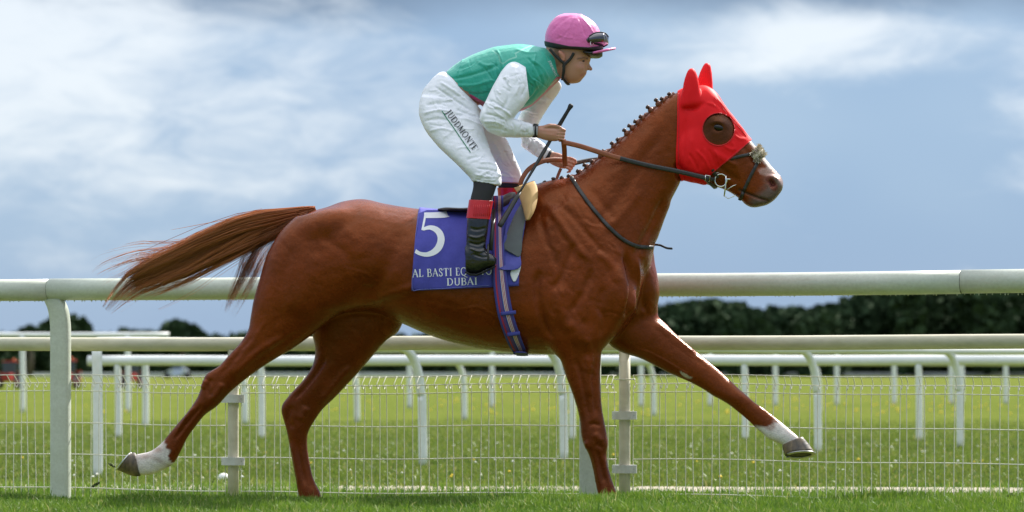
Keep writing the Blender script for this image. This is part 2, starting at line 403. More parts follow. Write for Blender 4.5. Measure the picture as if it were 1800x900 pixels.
# clover heads and dandelions scattered in the field
def flowers(name, label, n, yr, rad, hz, rgb, seed, xr=None):
    r = np.random.default_rng(seed); V = []; F = []
    for i in range(n):
        y = r.uniform(*yr); x = r.uniform(-1, 1) * fov(y) if xr is None else r.choice(xr) * (y + D0) / FPX + r.normal(0, .5); z = r.uniform(.5, 1) * hz; q = rad * r.uniform(.6, 1.3); b0 = len(V)
        V += [(x, y, z + q * .7)] + [(x + math.cos(k * 1.047) * q, y + math.sin(k * 1.047) * q, z) for k in range(6)] + [(x, y, z - q * .6)]
        F += [(b0, b0 + 1 + k, b0 + 1 + (k + 1) % 6) for k in range(6)] + [(b0 + 7, b0 + 1 + (k + 1) % 6, b0 + 1 + k) for k in range(6)]
    return tag(obj(name, V, F, mat(name, rgb, .8)), label, 'flowers', kind='stuff')
flowers('clover_flowers', 'small white clover heads dotted through the meadow grass', 120, (5.6, 18), .011, .075, (.75, .75, .68), 21)
flowers('dandelions', 'yellow dandelions dotted through the meadow grass', 150, (34, 62), .026, .14, (.75, .55, .03), 22, xr=[-900+760, 0+140, 60, 320, 560, 640, 700, 480, 800, -60, -300, -700])
flowers('dandelion_flowers', 'few yellow dandelions near the mesh fence', 16, (5.7, 12), .013, .07, (.8, .55, .03), 23)

# ---------------------------------------------------------------- rails and mesh fence
m_rail = mat('white_rail_plastic', (.57, .60, .53), .38, noise=[(2.2, .5, (.46, .51, .40), (.25, 1, 3)), (30, .25, (.34, .37, .27), (.4, 1, 1)), (70, .3, (.30, .31, .24)), (7, .35, (.40, .43, .34), (.12, 1, 2))], bump=[(30, .0012, (.2, 1, 1))])
m_seam = mat('dark_joint', (.10, .10, .08), .8)
m_tan = mat('weathered_rail', (.60, .57, .46), .5, noise=[(1.6, .6, (.43, .39, .27), (.25, 1, 2)), (26, .35, (.30, .29, .18), (.3, 1, 1))], bump=[(26, .0015, (.2, 1, 1))])
m_white = mat('white_paint', (.80, .81, .80), .45, noise=[(3, .3, (.58, .60, .58)), (30, .2, (.4, .42, .36))])
m_wire = mat('coated_wire', (.62, .62, .54), .45, noise=[(40, .6, (.38, .37, .28))])
m_alu = mat('grey_clamp', (.60, .60, .58), .45, metal=.3, noise=[(30, .5, (.4, .39, .34))])
m_bolt = mat('dark_bolt', (.03, .03, .03), .5, metal=.5)
class Line:                                            # a straight run on plan, given by two (photo column, distance) pairs
    def __init__(s, pa, da, pb, db): s.a = Vector(((pa - 900) * da / FPX, da - D0, 0)); s.b = Vector(((pb - 900) * db / FPX, db - D0, 0)); s.len = (s.b - s.a).length; s.d = (s.b - s.a) / s.len; s.n = Vector((s.d.y, -s.d.x, 0)); s.n = s.n if s.n.y < 0 else -s.n
    def at_px(s, px):                                  # where the run crosses a photo column: distance along it
        k = (px - 900) / FPX; return (s.a.x - k * (s.a.y + D0)) / (k * s.d.y - s.d.x)
    def p(s, t, z, off=0.0): q = s.a + s.d * t + s.n * off; return Vector((q.x, q.y, z))
def rail_tube(name, ln, t0, t1, z, r, m, parent, flat=1.0, n=20):
    mb = MB(); k = max(2, int((t1 - t0) / .4)); pts = [ln.p(t0 + (t1 - t0) * i / k, z + .0025 * math.sin((t0 + (t1 - t0) * i / k) * 2.1)) for i in range(k + 1)]
    mb.tube(pts, r, n, flat=flat, up=(0, 0, 1)); return mb.build(name, m, parent)
# near running rail on flat curved posts
L1 = Line(-300, 17.0 + 1200 * .00092, 2150, 17.0 - 1250 * .00092)
near_rail = tag(empty('running_rail', L1.p(0, 0)), 'thick white running rail directly behind the horse on broad curved posts', 'rail')
cuts = [0, L1.at_px(88), L1.at_px(1690), L1.len]
for i in range(3):
    sec = rail_tube('rail_section', L1, cuts[i] + .0015, cuts[i + 1] - .0015, 1.181 + (-.003, .0, .002)[i], .0585, m_rail, near_rail, 1.0, 28)
    r = np.random.default_rng(i); mb = MB()            # rain drops hanging under the rail
    for t in np.arange(cuts[i] + .02, cuts[i + 1], .021):
        if r.random() < .7:
            q = L1.p(t + r.uniform(-.008, .008), 1.181 - .0595, r.uniform(-.008, .008)); s = r.uniform(.0016, .0036); mb.tube([q + Vector((0, 0, .004)), q, q - Vector((0, 0, s * 1.4)), q - Vector((0, 0, s * 1.9))], [s * .7, s, s * .8, s * .1], 5)
    mb.build('rain_drops', m_rail, sec)['kind'] = 'stuff'
for i in (1, 2):
    mb = MB(); mb.tube([L1.p(cuts[i] - .004, 1.181), L1.p(cuts[i] + .004, 1.181)], .0562, 24); mb.build('joint', m_seam, near_rail)
def flat_post(px):
    t = L1.at_px(px); mb = MB(); path = [(0, -.02), (0, .5), (0, .85), (0, .95), (-.004, 1.02), (-.014, 1.075), (-.032, 1.115), (-.05, 1.15)]
    c = crom([(a, b) for a, b in path], 4); v = []; n = 20; f = []
    for a, z in c:
        for k in range(n):
            th = 2 * math.pi * k / n; cs, sn = math.cos(th), math.sin(th); u = math.copysign(abs(cs) ** .5, cs) * .0535; w = math.copysign(abs(sn) ** .5, sn) * .034
            v.append(L1.p(t + a + u, z, -.004 + w))
    m = len(c); f = [(i * n + k, i * n + (k + 1) % n, (i + 1) * n + (k + 1) % n, (i + 1) * n + k) for i in range(m - 1) for k in range(n)] + [tuple(range(n - 1, -1, -1)), tuple(range((m - 1) * n, m * n))]
    return mb.add(v, f).build('post', m_rail, near_rail)
for px in (106, 1037, 1985): flat_post(px)
# wire mesh panels between tan posts carrying a thin top rail
L2 = Line(-300, 17.28 + 1200 * .00092, 2150, 17.28 - 1250 * .00092)
mesh_rail = tag(empty('mesh_fence_frame', L2.p(0, 0)), 'thin weathered tan top rail on round posts that carries the wire mesh', 'fence')
rail_tube('top_rail', L2, 0, L2.len, .892, .0375, m_tan, mesh_rail)
for px, zs in ((410, (.60, .268)), (1098, (.52, .245)), (1790 + 130, (.52, .25)), (-200, (.6, .27))):
    t = L2.at_px(px); mb = MB(); mb.tube([L2.p(t, z) for z in (-.02, .3, .6, .86)], .0295, 16); post = mb.build('post', m_tan, mesh_rail)
    for z in zs:
        mb = MB(); v = []
        for zz in (-.021, .021):
            for k in range(24):
                th = 2 * math.pi * k / 24; v.append(L2.p(t + math.copysign(abs(math.cos(th)) ** .7, math.cos(th)) * .066, z + zz, .004 + math.copysign(abs(math.sin(th)) ** 1.3, math.sin(th)) * .042))
        mb.add(v, [(k, (k + 1) % 24, 24 + (k + 1) % 24, 24 + k) for k in range(24)] + [tuple(range(23, -1, -1)), tuple(range(24, 48))]); cl = mb.build('clamp', m_alu, post, False)
        for s in (-1, 1):
            mb = MB(); mb.tube([L2.p(t + s * .052, z, .012), L2.p(t + s * .052, z, .026)], .0055, 8); mb.build('bolt', m_bolt, post)
    mb = MB(); mb.tube([L2.p(t + .055 * math.cos(a), .705, .034 * math.sin(a)) for a in np.linspace(0, 6.28, 20)], .003, 5); mb.build('wire_tie', m_wire, post)
wz = [.722, .677, .634, .462, .292, .112]
def mesh_panel(px0, px1, bend, label):
    t0, t1 = L2.at_px(px0) + .045, L2.at_px(px1) - .045; pn = tag(empty('wire_mesh_fence', L2.p((t0 + t1) / 2, 0)), label, 'mesh fence', 'wire mesh fence bays')
    prof = [(.075, .004), (.112, 0), (.634, 0), (.655, bend * .62), (.677, bend), (.700, bend * .55), (.722, 0)]
    v, f = tube([(0, 0, 0)] * 2, .0021, 5); c = crom([(z, b) for z, b in prof], 3)
    mb = MB(); mb.tube([L2.n * b + Vector((0, 0, z)) for z, b in c], .0023, 5); first = None
    n = int((t1 - t0) / .0452); sag = lambda t: .006 * math.sin(t * 1.7) + .003 * math.sin(t * 5.3)
    for i in range(n + 1):
        q = L2.p(t0 + (t1 - t0) * i / n, sag(t0 + (t1 - t0) * i / n) * .5)
        if first is None: first = mb.build('vertical_wire', m_wire, pn); first.location = q; continue
        o = link('vertical_wire', first.data, None, pn); o.location = q; o.rotation_euler.y = random.gauss(0, .010)
    for z in wz:
        b = bend if z == .677 else 0; mb2 = MB(); mb2.tube([L2.p(t0 + (t1 - t0) * i / 24, z + sag(t0 + (t1 - t0) * i / 24), b - .005) for i in range(25)], .0025, 6); mb2.build('horizontal_wire', m_wire, pn)
mesh_panel(-190, 410, -.05, 'wire mesh panel left of the post behind the hind leg')
mesh_panel(410, 1098, .05, 'wire mesh panel between the two clamped posts under the horse')
mesh_panel(1098, 1920, -.05, 'wire mesh panel right of the post behind the front leg')
# further running rails across the field
def far_rail(label, ln, z, r, px0, px1, posts, pr, neck, m=m_white, gap=0.0):
    th = tag(empty('running_rail', ln.p(ln.at_px(px0), 0)), label, 'rail', 'white running rails across the field')
    rail_tube('rail', ln, ln.at_px(px0), ln.at_px(px1), z, r, m, th, n=14)
    for px in posts:
        t = ln.at_px(px); mb = MB(); s = neck
        top = z - r * .6
        if s and px > 300: path = [(.012, -.02, 0), (0, top * .55, 0), (-.015, top - .34, 0), (-.04, top - .20, 0), (-.10, top - .08, 0), (-.18, top - .01, 0), (-.27, top + .02, 0)]
        else: path = [(0, -.02, 0), (0, top * .5, 0), (-.01, top + .01, 0)]
        c = crom(path, 4); mb.tube([ln.p(t + a, zz) for a, zz, _ in c], pr, 12); mb.build('post', m, th)
far_rail('white running rail on tall swan-neck posts, nearest behind the mesh fence', Line(160, 23.4, 1684, 32.1), .945, .043, 172, 2100, (172, 742, 990, 1437, 1687), .036, True)
far_rail('white running rail with a free end at left, second behind the mesh fence', Line(155, 37.2, 1612, 35.6), .862, .056, 155, 2000, (208, 460, 1006, 1310, 1616, 1900), .037, False)
far_rail('white running rail on sparse posts in mid field, third behind the mesh fence', Line(256, 45.0, 1439, 60.0), .90, .05, 240, 2100, (256, 430, 627, 816, 1149, 1440), .045, True)
far_rail('white running rail farthest out across the field on closely spaced posts', Line(600, 66.0, 1768, 76.0), 1.17, .055, 560, 2300, (720, 865, 1127, 1248, 1363, 1471, 1572, 1672, 1691, 1768), .055, False)
far_rail('thin grey rail with a cut end above the fence at left', Line(-100, 60.0, 297, 60.0), 1.40, .042, -300, 297, (40, 225), .05, False, m_white)
# ---------------------------------------------------------------- far background: wood, trees, machines
def leaf_fn(nt, b, tc, cur): pass
m_leaf = mat('far_foliage', (.036, .062, .03), .8, spec=.05, noise=[(.12, .8, (.055, .085, .036)), (2.0, .6, (.024, .042, .024))])
m_bark = mat('bark', (.09, .07, .05), .9)
def leaf_cloud(r, crowns, per, size):
    """many small leaf-clump faces spread over and inside lumpy crowns: crowns = (x,y,z,rx,rz)"""
    V = []; 
    cs = np.array(crowns); n = per; out = []
    for x, y, z, rx, rz in cs:
        d = r.normal(size=(n, 3)); d /= np.linalg.norm(d, axis=1)[:, None]; rad = r.uniform(.55, 1.08, n) ** .6
        lump = 1 + .18 * np.sin(d[:, 0] * 5 + x) * np.sin(d[:, 2] * 6 + y * .3) + .1 * np.sin(d[:, 0] * 13 + d[:, 2] * 11 + x)
        p = d * (rad * lump)[:, None] * [rx, rx * .8, rz] + [x, y, z]
        a = r.normal(size=(n, 3)); a /= np.linalg.norm(a, axis=1)[:, None]; b = np.cross(a, r.normal(size=(n, 3))); b /= np.linalg.norm(b, axis=1)[:, None]
        s = size * r.uniform(.5, 1.3, n)[:, None]; out.append(np.stack([p - a * s - b * s * .6, p + a * s * .2 - b * s, p + a * s + b * s * .5, p - a * s * .3 + b * s], 1))
    V = np.concatenate(out).reshape(-1, 3); F = np.arange(len(V), dtype=np.int32).reshape(-1, 4); return V, F
r = np.random.default_rng(31)
def at_far(px, py, d): return Vector(((px - 900) * d / FPX, d - D0, CH + (YH - py) * d / FPX))
prof = [(1060,556),(1100,552),(1150,544),(1200,535),(1240,532),(1285,536),(1310,544),(1340,550),(1365,545),(1400,551),(1440,546),(1475,536),(1500,528),(1525,516),(1560,508),(1620,500),(1680,503),(1740,498),(1800,500),(1900,498),(2050,505),(2300,515),(2600,508),(2900,520)]
crowns = []
for px in np.concatenate([np.arange(1040, 1900, 5.0), np.arange(1900, 2900, 9.0)]):
    top = np.interp(px, [p[0] for p in prof], [p[1] for p in prof]) + r.normal(0, 3.0); d = r.uniform(430, 480); w = r.uniform(7, 17)
    c = at_far(px, top, d); k = d / FPX; crowns.append((c.x, c.y, c.z - w * k, w * k, w * k * 1.1))
    for q in range(5):
        yy = top + w + 12 + q * (655 - top) / 5.5; cc = at_far(px + r.normal(0, 6), yy, d - 6); crowns.append((cc.x, cc.y, cc.z, 17 * k, 16 * k))
V, F = leaf_cloud(r, crowns, 75, .6); tag(obj('far_wood', V, F, m_leaf, smooth=False), 'dark wood along the far side of the course at right', 'wood', kind='stuff')
crowns = []
for px in np.concatenate([np.arange(-1100, -120, 13.0), np.arange(-120, 1080, 8.0)]):
    top = 592 + r.normal(0, 3) + 4 * math.sin(px * .02); d = r.uniform(450, 480); k = d / FPX
    for q in range(4):
        yy = top + 8 + q * 17; cc = at_far(px + r.normal(0, 4), yy, d); crowns.append((cc.x, cc.y, cc.z, 12 * k, 11 * k))
V, F = leaf_cloud(r, crowns, 60, .6); tag(obj('far_hedge', V, F, m_leaf, smooth=False), 'dark hedgerow across the far end of the field', 'hedge', kind='stuff')
def far_tree(label, px, py, w, h, d, seed, sub):
    r = np.random.default_rng(seed); k = d / FPX; base = at_far(px, YH + .748 / k, d); th = tag(empty('broadleaf_tree', base), label, 'tree', 'lone trees beyond the field')
    cr = []
    for (dx, dy, a, b) in sub: c = at_far(px + dx, py + dy, d); cr.append((c.x, c.y, c.z, a * k, b * k))
    V, F = leaf_cloud(r, cr, 420, .5); obj('crown', V, F, m_leaf, th, False)
    mb = MB(); c = at_far(px, py + h * .4, d); mb.tube([base, base.lerp(c, .5) + Vector((.2, 0, 0)), c], [.45, .33, .12], 8)
    for q in cr: mb.tube([base.lerp(c, .6), (base.lerp(c, .7) + Vector(q[:3])) / 2, Vector(q[:3])], [.2, .13, .05], 6)
    mb.build('trunk', m_bark, th)
far_tree('broad dark tree whose crown rises above the rails at far left', 116, 552, 80, 56, 400, 5, [(-4,16,26,14),(-24,28,20,13),(20,24,20,15),(0,36,36,20),(-34,36,15,11),(30,38,16,16)])
far_tree('low rounded tree seen just above the cut rail end', 318, 565, 70, 40, 420, 6, [(-8,14,22,13),(12,18,20,11),(-2,28,36,15),(26,26,16,9),(-22,24,14,12)])
far_tree('small bushy treetop left of the broad dark tree', 52, 578, 30, 20, 420, 7, [(0,8,14,8),(12,14,14,10),(-12,14,12,8)])
# pale far rail along the foot of the wood
mb = MB(); a = at_far(-1100, 657.5, 430); b = at_far(2900, 657.5, 430)
far = tag(empty('boundary_rail', (a.x, a.y, 0)), 'pale low rail along the foot of the distant wood', 'rail')
for z0, h in ((.42, .16), (.15, .14)): MB().box(((a.x + b.x) / 2, a.y, z0), (b.x - a.x, .08, h)).build('rail', m_white, far, False)
MB().box(((a.x + b.x) / 2, a.y + .2, .26), (b.x - a.x, .05, .5)).build('backing_board', mat('slate_board', (.16, .18, .22), .8), far, False)
# red tractors parked by the far rail, and a silver car
m_red = mat('red_machine_paint', (.34, .025, .015), .5); m_blk = mat('black_rubber', (.02, .02, .02), .8); m_glass = mat('tinted_glass', (.03, .04, .05), .1, spec=.8); m_org = mat('orange_beacon', (.8, .16, .03), .4); m_sil = mat('silver_paint', (.55, .58, .62), .25, metal=.6)
def tractor(label, px, d, s=1.0, rz=0.0):
    b = at_far(px, 652 + .748 * FPX / d, d); th = tag(empty('tractor', b), label, 'tractor', 'red tractors parked beyond the field'); q = lambda x, y, z: (b.x + x * s, b.y + y * s, b.z + z * s)
    mb = MB(); mb.box(q(0, -.9, .85), (.62 * s, 1.5 * s, .5 * s), bev=.06 * s); mb.box(q(0, .4, .75), (.8 * s, 1.2 * s, .5 * s), bev=.05 * s); mb.box(q(0, -1.67, .85), (.5 * s, .06 * s, .36 * s)); mb.build('bonnet', m_red, th, False)
    mb = MB(); mb.box(q(0, .45, 1.45), (.92 * s, 1.1 * s, .85 * s), bev=.08 * s); cab = mb.build('cab', m_glass, th, False)
    mb = MB(); mb.box(q(0, .45, 1.92), (1.0 * s, 1.25 * s, .09 * s), bev=.1 * s); mb.build('cab_roof', m_red, cab, False)
    mb = MB(); mb.tube([q(.3, .2, 1.96), q(.3, .2, 2.04), q(.3, .2, 2.12)], [.07 * s, .075 * s, .05 * s], 8); mb.build('beacon', m_org, cab)
    for sx in (-1, 1):
        mb = MB(); mb.box(q(sx * .68, .55, 1.15), (.34 * s, .9 * s, .08 * s), bev=.04 * s); mb.build('mudguard', m_red, th, False)
        for y, rr, w in ((.55, .58, .3), (-1.25, .4, .22)):
            mb = MB(); x = sx * .66; mb.tube([q(x - w / 2, y, rr), q(x - w / 2 + .04, y, rr), q(x + w / 2 - .04, y, rr), q(x + w / 2, y, rr)], [rr * .86 * s, rr * s, rr * s, rr * .86 * s], 16, up=(0, 0, 1)); wh = mb.build('wheel', m_blk, th)
            mb = MB(); mb.tube([q(x - w * .52, y, rr), q(x + w * .52, y, rr)], rr * .5 * s, 12, up=(0, 0, 1)); mb.build('rim', m_org if False else m_red, wh)
tractor('red tractor at the far left edge under the rail', 16, 140, .6)
tractor('red tractor half hidden behind the broad near post', 118, 140, .62)
tractor('red tractor seen between the posts right of the near post', 232, 145, .6)
b = at_far(312, 652 + .748 * FPX / 330, 330); car = tag(empty('parked_car', b), 'small silver car parked in the distance under the rails at left', 'car')
mb = MB(); v = []; sec = [(-2.0,.35,.62),(-1.9,.3,.8),(-1.0,.28,.92),(-.45,.28,1.4),(.7,.28,1.45),(1.35,.28,1.0),(1.95,.3,.9),(2.05,.35,.6)]
for x, z0, z1 in sec:
    w = .82 if z1 < 1.2 else .7; v += [(b.x + x * .5, b.y - .82, b.z + z0), (b.x + x * .5, b.y - w, b.z + z1), (b.x + x * .5, b.y + w, b.z + z1), (b.x + x * .5, b.y + .82, b.z + z0)]
f = [(i * 4 + k, i * 4 + (k + 1) % 4, i * 4 + 4 + (k + 1) % 4, i * 4 + 4 + k) for i in range(7) for k in range(4)] + [(3, 2, 1, 0), (28, 29, 30, 31)]
mb.add(v, f).build('body', m_sil, car, False)
MB().add([(b.x - .55, b.y - .80, b.z + .98), (b.x + .8, b.y - .80, b.z + .98), (b.x + .5, b.y - .72, b.z + 1.36), (b.x - .3, b.y - .72, b.z + 1.36)], [(0, 1, 2, 3)]).build('side_window', m_glass, car, False)
for x in (-1.0, 1.0):
    for s in (-1, 1):
        mb = MB(); mb.tube([(b.x + x, b.y + s * .85, b.z + .31), (b.x + x, b.y + s * .65, b.z + .31)], .31, 14, up=(0, 0, 1)); mb.build('wheel', m_blk, car)
# white ball lying in the grass behind the fence post
p = at_far(393, 841, 22.6); v, f = ellipsoid(393, 841, 6.6, 10.5, 9.5, .036, 0, 12); v = v + [0, 0, 0]
tag(obj('lost_ball', v, f, mat('chalk_white', (.78, .78, .74), .6, noise=[(40, .4, (.6, .6, .52))])), 'small white ball lying in the grass behind the fence post', 'ball')
# ---------------------------------------------------------------- the horse
def yc(px): return -0.10 * (px - 900) / 365.0          # the horse stands slightly nose-towards the camera
def Y(ribs, y0):                                       # add the centre line to each rib's own lateral offset
    out = []
    for r in ribs:
        r = list(r); mx = (r[0] + r[2]) / 2; r.insert(5, (r.pop(5) if len(r) > 5 else 0.0) + y0 + yc(mx)); out.append(tuple(r))
    return out
trunk = Y([(522,392,474,468,.05), (545,373,478,520,.16), (575,364,516,552,.225), (605,353.5,566,556,.258), (640,350,622,546,.27), (680,358.5,664,549,.272),
   (720,365,708,569,.28,0,.06), (760,369,752,588,.288,0,.08), (800,372,797,603,.29,0,.10), (840,371,842,613,.285,0,.12), (880,362,886,619,.27,0,.15), (915,343,926,622,.25,0,.2),
   (945,326,966,624,.235,0,.22), (985,322,1012,622,.22,0,.2), (1025,335,1056,610,.20,0,.12), (1062,390,1088,585,.175), (1090,440,1106,560,.13), (1105,480,1112,530,.06)], 0)
neck = Y([(940,335,1080,575,.17,0,.1), (968,324,1118,525,.175,0,.15), (995,316,1138,480,.165,0,.15), (1020,303,1147,450,.145,0,.15), (1045,284.5,1152,424,.125,0,.15), (1072,264,1161,398,.11,0,.15), (1100,238.5,1172,369,.098,0,.15),
   (1126,212.5,1183,345,.09,0,.12), (1150,191,1194,324,.086,0,.1), (1178,169,1200,308,.08), (1203,157,1216,295,.07)], 0)
head = Y([(1203,160,1195,295,.06), (1230,151,1204,315,.088,0,.05), (1254,160,1226,321,.098,0,-.1), (1273,187,1248,326,.099,0,-.15), (1293,213,1264,330,.086,0,-.1), (1310,235,1277,335,.073),
   (1327,255,1289,342,.062), (1343,275,1300,350,.056), (1358,294,1311,359,.053), (1371,308,1327,364,.055), (1377,320,1347,361,.05), (1375,334,1362,351,.028)], 0)
near_ear = Y([(1197,190,1233,182,.03), (1200,166,1229,163,.026), (1203.5,146,1226.5,143,.022), (1208,130,1222.5,128,.016), (1213,119,1219,118,.006)], -0.065)
far_ear = Y([(1222,160,1252,166,.03), (1227,143,1251,146,.026), (1232.5,126,1250,127,.02), (1237,115,1248.5,115,.014), (1240,109,1244.5,109,.006)], 0.065)
near_shoulder = Y([(945,400,1010,350,.05), (945,450,1062,400,.075), (945,500,1098,450,.09), (948,540,1109,498,.098), (955,575,1109,535,.098), (965,605,1092,575,.085), (980,625,1064,608,.06)], -0.125)
near_fore = Y([(958,560,1098,540,.07), (965,598,1080,580,.075), (982,626,1060,612,.066), (994,660,1056,645,.056), (1006,692,1056,680,.049), (1016,724,1058,712,.043), (1019.5,746,1062,738,.042), (1021,764,1066.5,760,.045), (1026,782,1069,780,.044),
   (1034.5,799,1066.5,799,.035), (1041,822,1070,821,.027), (1046,848,1077,846,.027), (1051,870,1085,866,.034), (1057,887,1092,880,.034), (1064,900,1099,892,.032), (1069,908,1103,902,.034)], -0.135)
far_shoulder = Y([(1030,400,1140,410,.06), (1030,450,1149,448,.085), (1035,490,1154,490,.09), (1040,530,1158,520,.09), (1050,565,1154,545,.085)], 0.115)
far_fore = Y([(1050,560,1150,535,.09), (1068,602,1157,556,.085), (1093,620,1170,568,.078), (1128,631,1190,589,.066), (1170,653,1218,613,.054), (1204,668,1253,641,.046), (1232,682,1278,663,.043), (1254,696,1298,682,.045), (1277,709,1313,695,.042),
   (1299,726,1328,708,.032), (1318,741,1345,719,.027), (1334,757,1362,733,.028), (1348,770,1376,744,.034), (1363,777,1391,757,.034), (1374,782,1402,766,.03), (1379,788,1408,774,.03)], 0.13)
near_hind = Y([(520,380,640,385,.06), (490,410,662,420,.10), (468,450,664,465,.118), (456,490,655,505,.122), (446,525,632,533,.115), (440,558,600,549,.10), (436,580,566,574,.088), (424,600,543,593,.078), (404,622,512,615,.065), (384,644,468,641,.053),
   (362,658,432,667,.046), (355,677,405,689,.044), (346,700,383,713,.041), (329,724,361,729,.035), (314,742,344,750,.029), (298,761,329,771,.027), (282,780,317,796,.031), (266,792,303,817,.036), (251,796,272,833,.034), (240,798,250,836,.032), (234,800,240,834,.03)], -0.135)
far_hind = Y([(520,450,680,470,.09), (535,510,692,520,.11), (543,560,696,558,.105), (549,590,690,580,.095), (554,615,672,606,.082), (550,640,645,638,.068), (536,664,622,664,.057), (512,690,594,694,.05), (496,710,568,719,.046), (494,724,556,736,.044), (499,742,546,752,.042),
   (504,760,541,766,.036), (508,782,541,785,.029), (513,810,545,812,.027), (519,842,552,842,.028), (524,868,563,864,.035), (529,886,568,880,.035), (540,900,577,893,.033), (545,908,582,902,.034)], 0.125)
E_ = lambda px, py, y0, a, b, w, ang=0: ellipsoid(px, py, y0 + yc(px), a, b, w, ang)
horse_parts = [(*loft(trunk, 36), 0), (*loft(neck, 32), .07), (*loft(head, 32), .03), (*loft(near_shoulder, 28), .05), (*loft(far_shoulder, 28), .05),
   (*loft(near_fore), .03), (*loft(far_fore), .03), (*loft(near_hind), .05), (*loft(far_hind), .04), (*loft(near_ear), .012), (*loft(far_ear), .012),
   (*E_(1020,585,-.15,34,24,.075,40), .04),            # triceps / elbow
   (*E_(1085,515,-.14,30,48,.075,-10), .03),           # near breast
   (*E_(1128,500,.10,28,46,.08,-5), .03),              # far breast
   (*E_(575,395,-.16,48,26,.09,-15), .05), (*E_(575,395,.16,48,26,.09,-15), .05),   # points of hip
   (*E_(684,560,.14,22,30,.085,-10), .04),             # far stifle
   (*E_(1228,268,-.07,34,40,.035,0), .02), (*E_(1228,268,.07,34,40,.035,0), .02),   # cheeks
   (*E_(1262,215,-.083,17,9,.022,25), .012), (*E_(1262,215,.083,17,9,.022,25), .012), # brows
   (*E_(1361,322,-.036,15,12,.022,40), .01), (*E_(1361,322,.036,15,12,.022,40), .01), # nostrils
   (*E_(1322,355,0,14,9,.036,15), .012)]               # chin
horse_v, horse_f = sdf_mesh(horse_parts, 0.0065, 9, 2)
horse_f = orient(horse_v, horse_f); horse_v = smooth_verts(horse_v, horse_f, 2, .4)
nrm = vnormals(horse_v, horse_f)
near_y = (-1, 0.02)
strokes = []
NR, FR, BO = 'near', 'far', 'both'
def both(path, w, h): strokes.append((path, w, h, BO))
# barrel, flank, quarters
both([(706,395),(697,430),(682,465),(662,500),(640,528)], 16, -9)
both([(752,492),(722,505),(690,515),(655,528),(622,541)], 7, 6)
both([(735,520),(700,528),(660,536)], 8, -4)
both([(560,412),(590,432),(612,452),(622,486)], 9, -4.5)
both([(600,400),(628,425),(640,455)], 14, 4)
both([(520,425),(500,480),(492,540),(490,585)], 11, -4)
both([(560,440),(540,500),(520,560)], 24, 6)
both([(665,372),(700,374),(740,380)], 9, -2.5)
for i, x in enumerate((730, 752, 774, 796, 818, 840)): both([(x, 430), (x + 8, 490), (x + 4, 548)], 7, -1.6)
both([(760,565),(820,588),(890,606)], 8, 2.5)
# shoulder
both([(958,352),(985,392),(1012,430),(1040,462)], 9, 6)
both([(975,350),(1010,385),(1045,425),(1070,455)], 8, -4.5)
both([(948,380),(960,420),(975,455),(985,480)], 9, -4)
both([(1012,420),(1000,455),(985,490),(968,515)], 8, -5)
both([(1042,470),(1030,505),(1012,535),(1000,555)], 8, -5.5)
both([(1050,440),(1078,470),(1090,500)], 10, 4)
both([(948,470),(944,505),(948,540),(958,575),(972,602)], 9, -9)
both([(990,500),(985,530),(992,560),(1008,585)], 14, 7)
both([(1022,500),(1030,535),(1025,570)], 10, 4)
both([(1060,500),(1055,535),(1062,565),(1055,595)], 8, -5)
both([(1085,460),(1096,500),(1094,540),(1080,575)], 11, 5)
both([(1030,590),(1038,625),(1040,660)], 9, 4)
strokes.append(([(1096,440),(1106,470),(1112,500),(1108,535),(1095,565)], 7, -14, NR))
strokes.append(([(1118,450),(1122,480),(1118,520),(1110,560)], 5, 8, NR))
strokes.append(([(1132,455),(1136,490),(1130,530),(1140,555)], 6, -5, NR))
# neck
both([(1168,345),(1150,385),(1132,420),(1115,455)], 8, -7)
both([(1180,350),(1163,392),(1150,430)], 6, 4)
both([(1175,215),(1140,270),(1100,330),(1060,380),(1030,410)], 13, -3.5)
both([(1150,225),(1110,275),(1070,320)], 14, 3.5)
both([(1130,330),(1095,375),(1065,405)], 10, 3.5)
both([(1040,330),(1060,360),(1085,390)], 9, -3)
both([(1188,285),(1192,305),(1198,318)], 6, -6)
# head
both([(1252,266),(1275,280),(1298,294)], 5, 4)
both([(1258,288),(1282,308),(1302,322)], 8, -4)
both([(1302,252),(1325,282),(1342,300)], 7, -3)
both([(1296,332),(1312,340),(1330,347),(1346,352),(1353,350)], 2.6, -7)
both([(1306,352),(1322,358),(1340,356)], 5, 2)
both([(1352,315),(1357,322),(1361,329)], 5.6, -15)
both([(1346,314),(1352,310),(1362,312),(1368,320)], 3, 3)
both([(1246,220),(1254,215),(1264,214),(1274,219)], 2.8, 2.0)
both([(1250,231),(1262,234),(1273,230)], 2.4, 1.2)
strokes.append(([(1262,224)], 7, -6, BO))
for q in ([(1262,262),(1272,285),(1270,300)], [(1290,272),(1296,300),(1305,318)], [(1318,285),(1312,305),(1318,325)]): both(q, 2.2, 1.8)
# near fore
nf = (-0.5, -0.02)
def nfs(path, w, h): strokes.append((path, w, h, NR, nf))
nfs([(1012,625),(1022,665),(1030,705),(1034,740)], 6, -5); nfs([(1046,628),(1044,668),(1045,705),(1048,735)], 5, -4)
nfs([(1032,620),(1034,660),(1038,700)], 7, 4); nfs([(1044,762),(1052,770),(1056,778)], 7, 4); nfs([(1036,750),(1042,745),(1056,748)], 4, -3)
nfs([(1050,790),(1056,820),(1063,850)], 3.4, -4.5); nfs([(1042,792),(1049,825),(1056,858)], 3, 3); nfs([(1060,800),(1066,830),(1074,862)], 3.4, 2.5)
nfs([(1030,775),(1034,790)], 5, 4); nfs([(1048,780),(1060,788)], 4, -3)
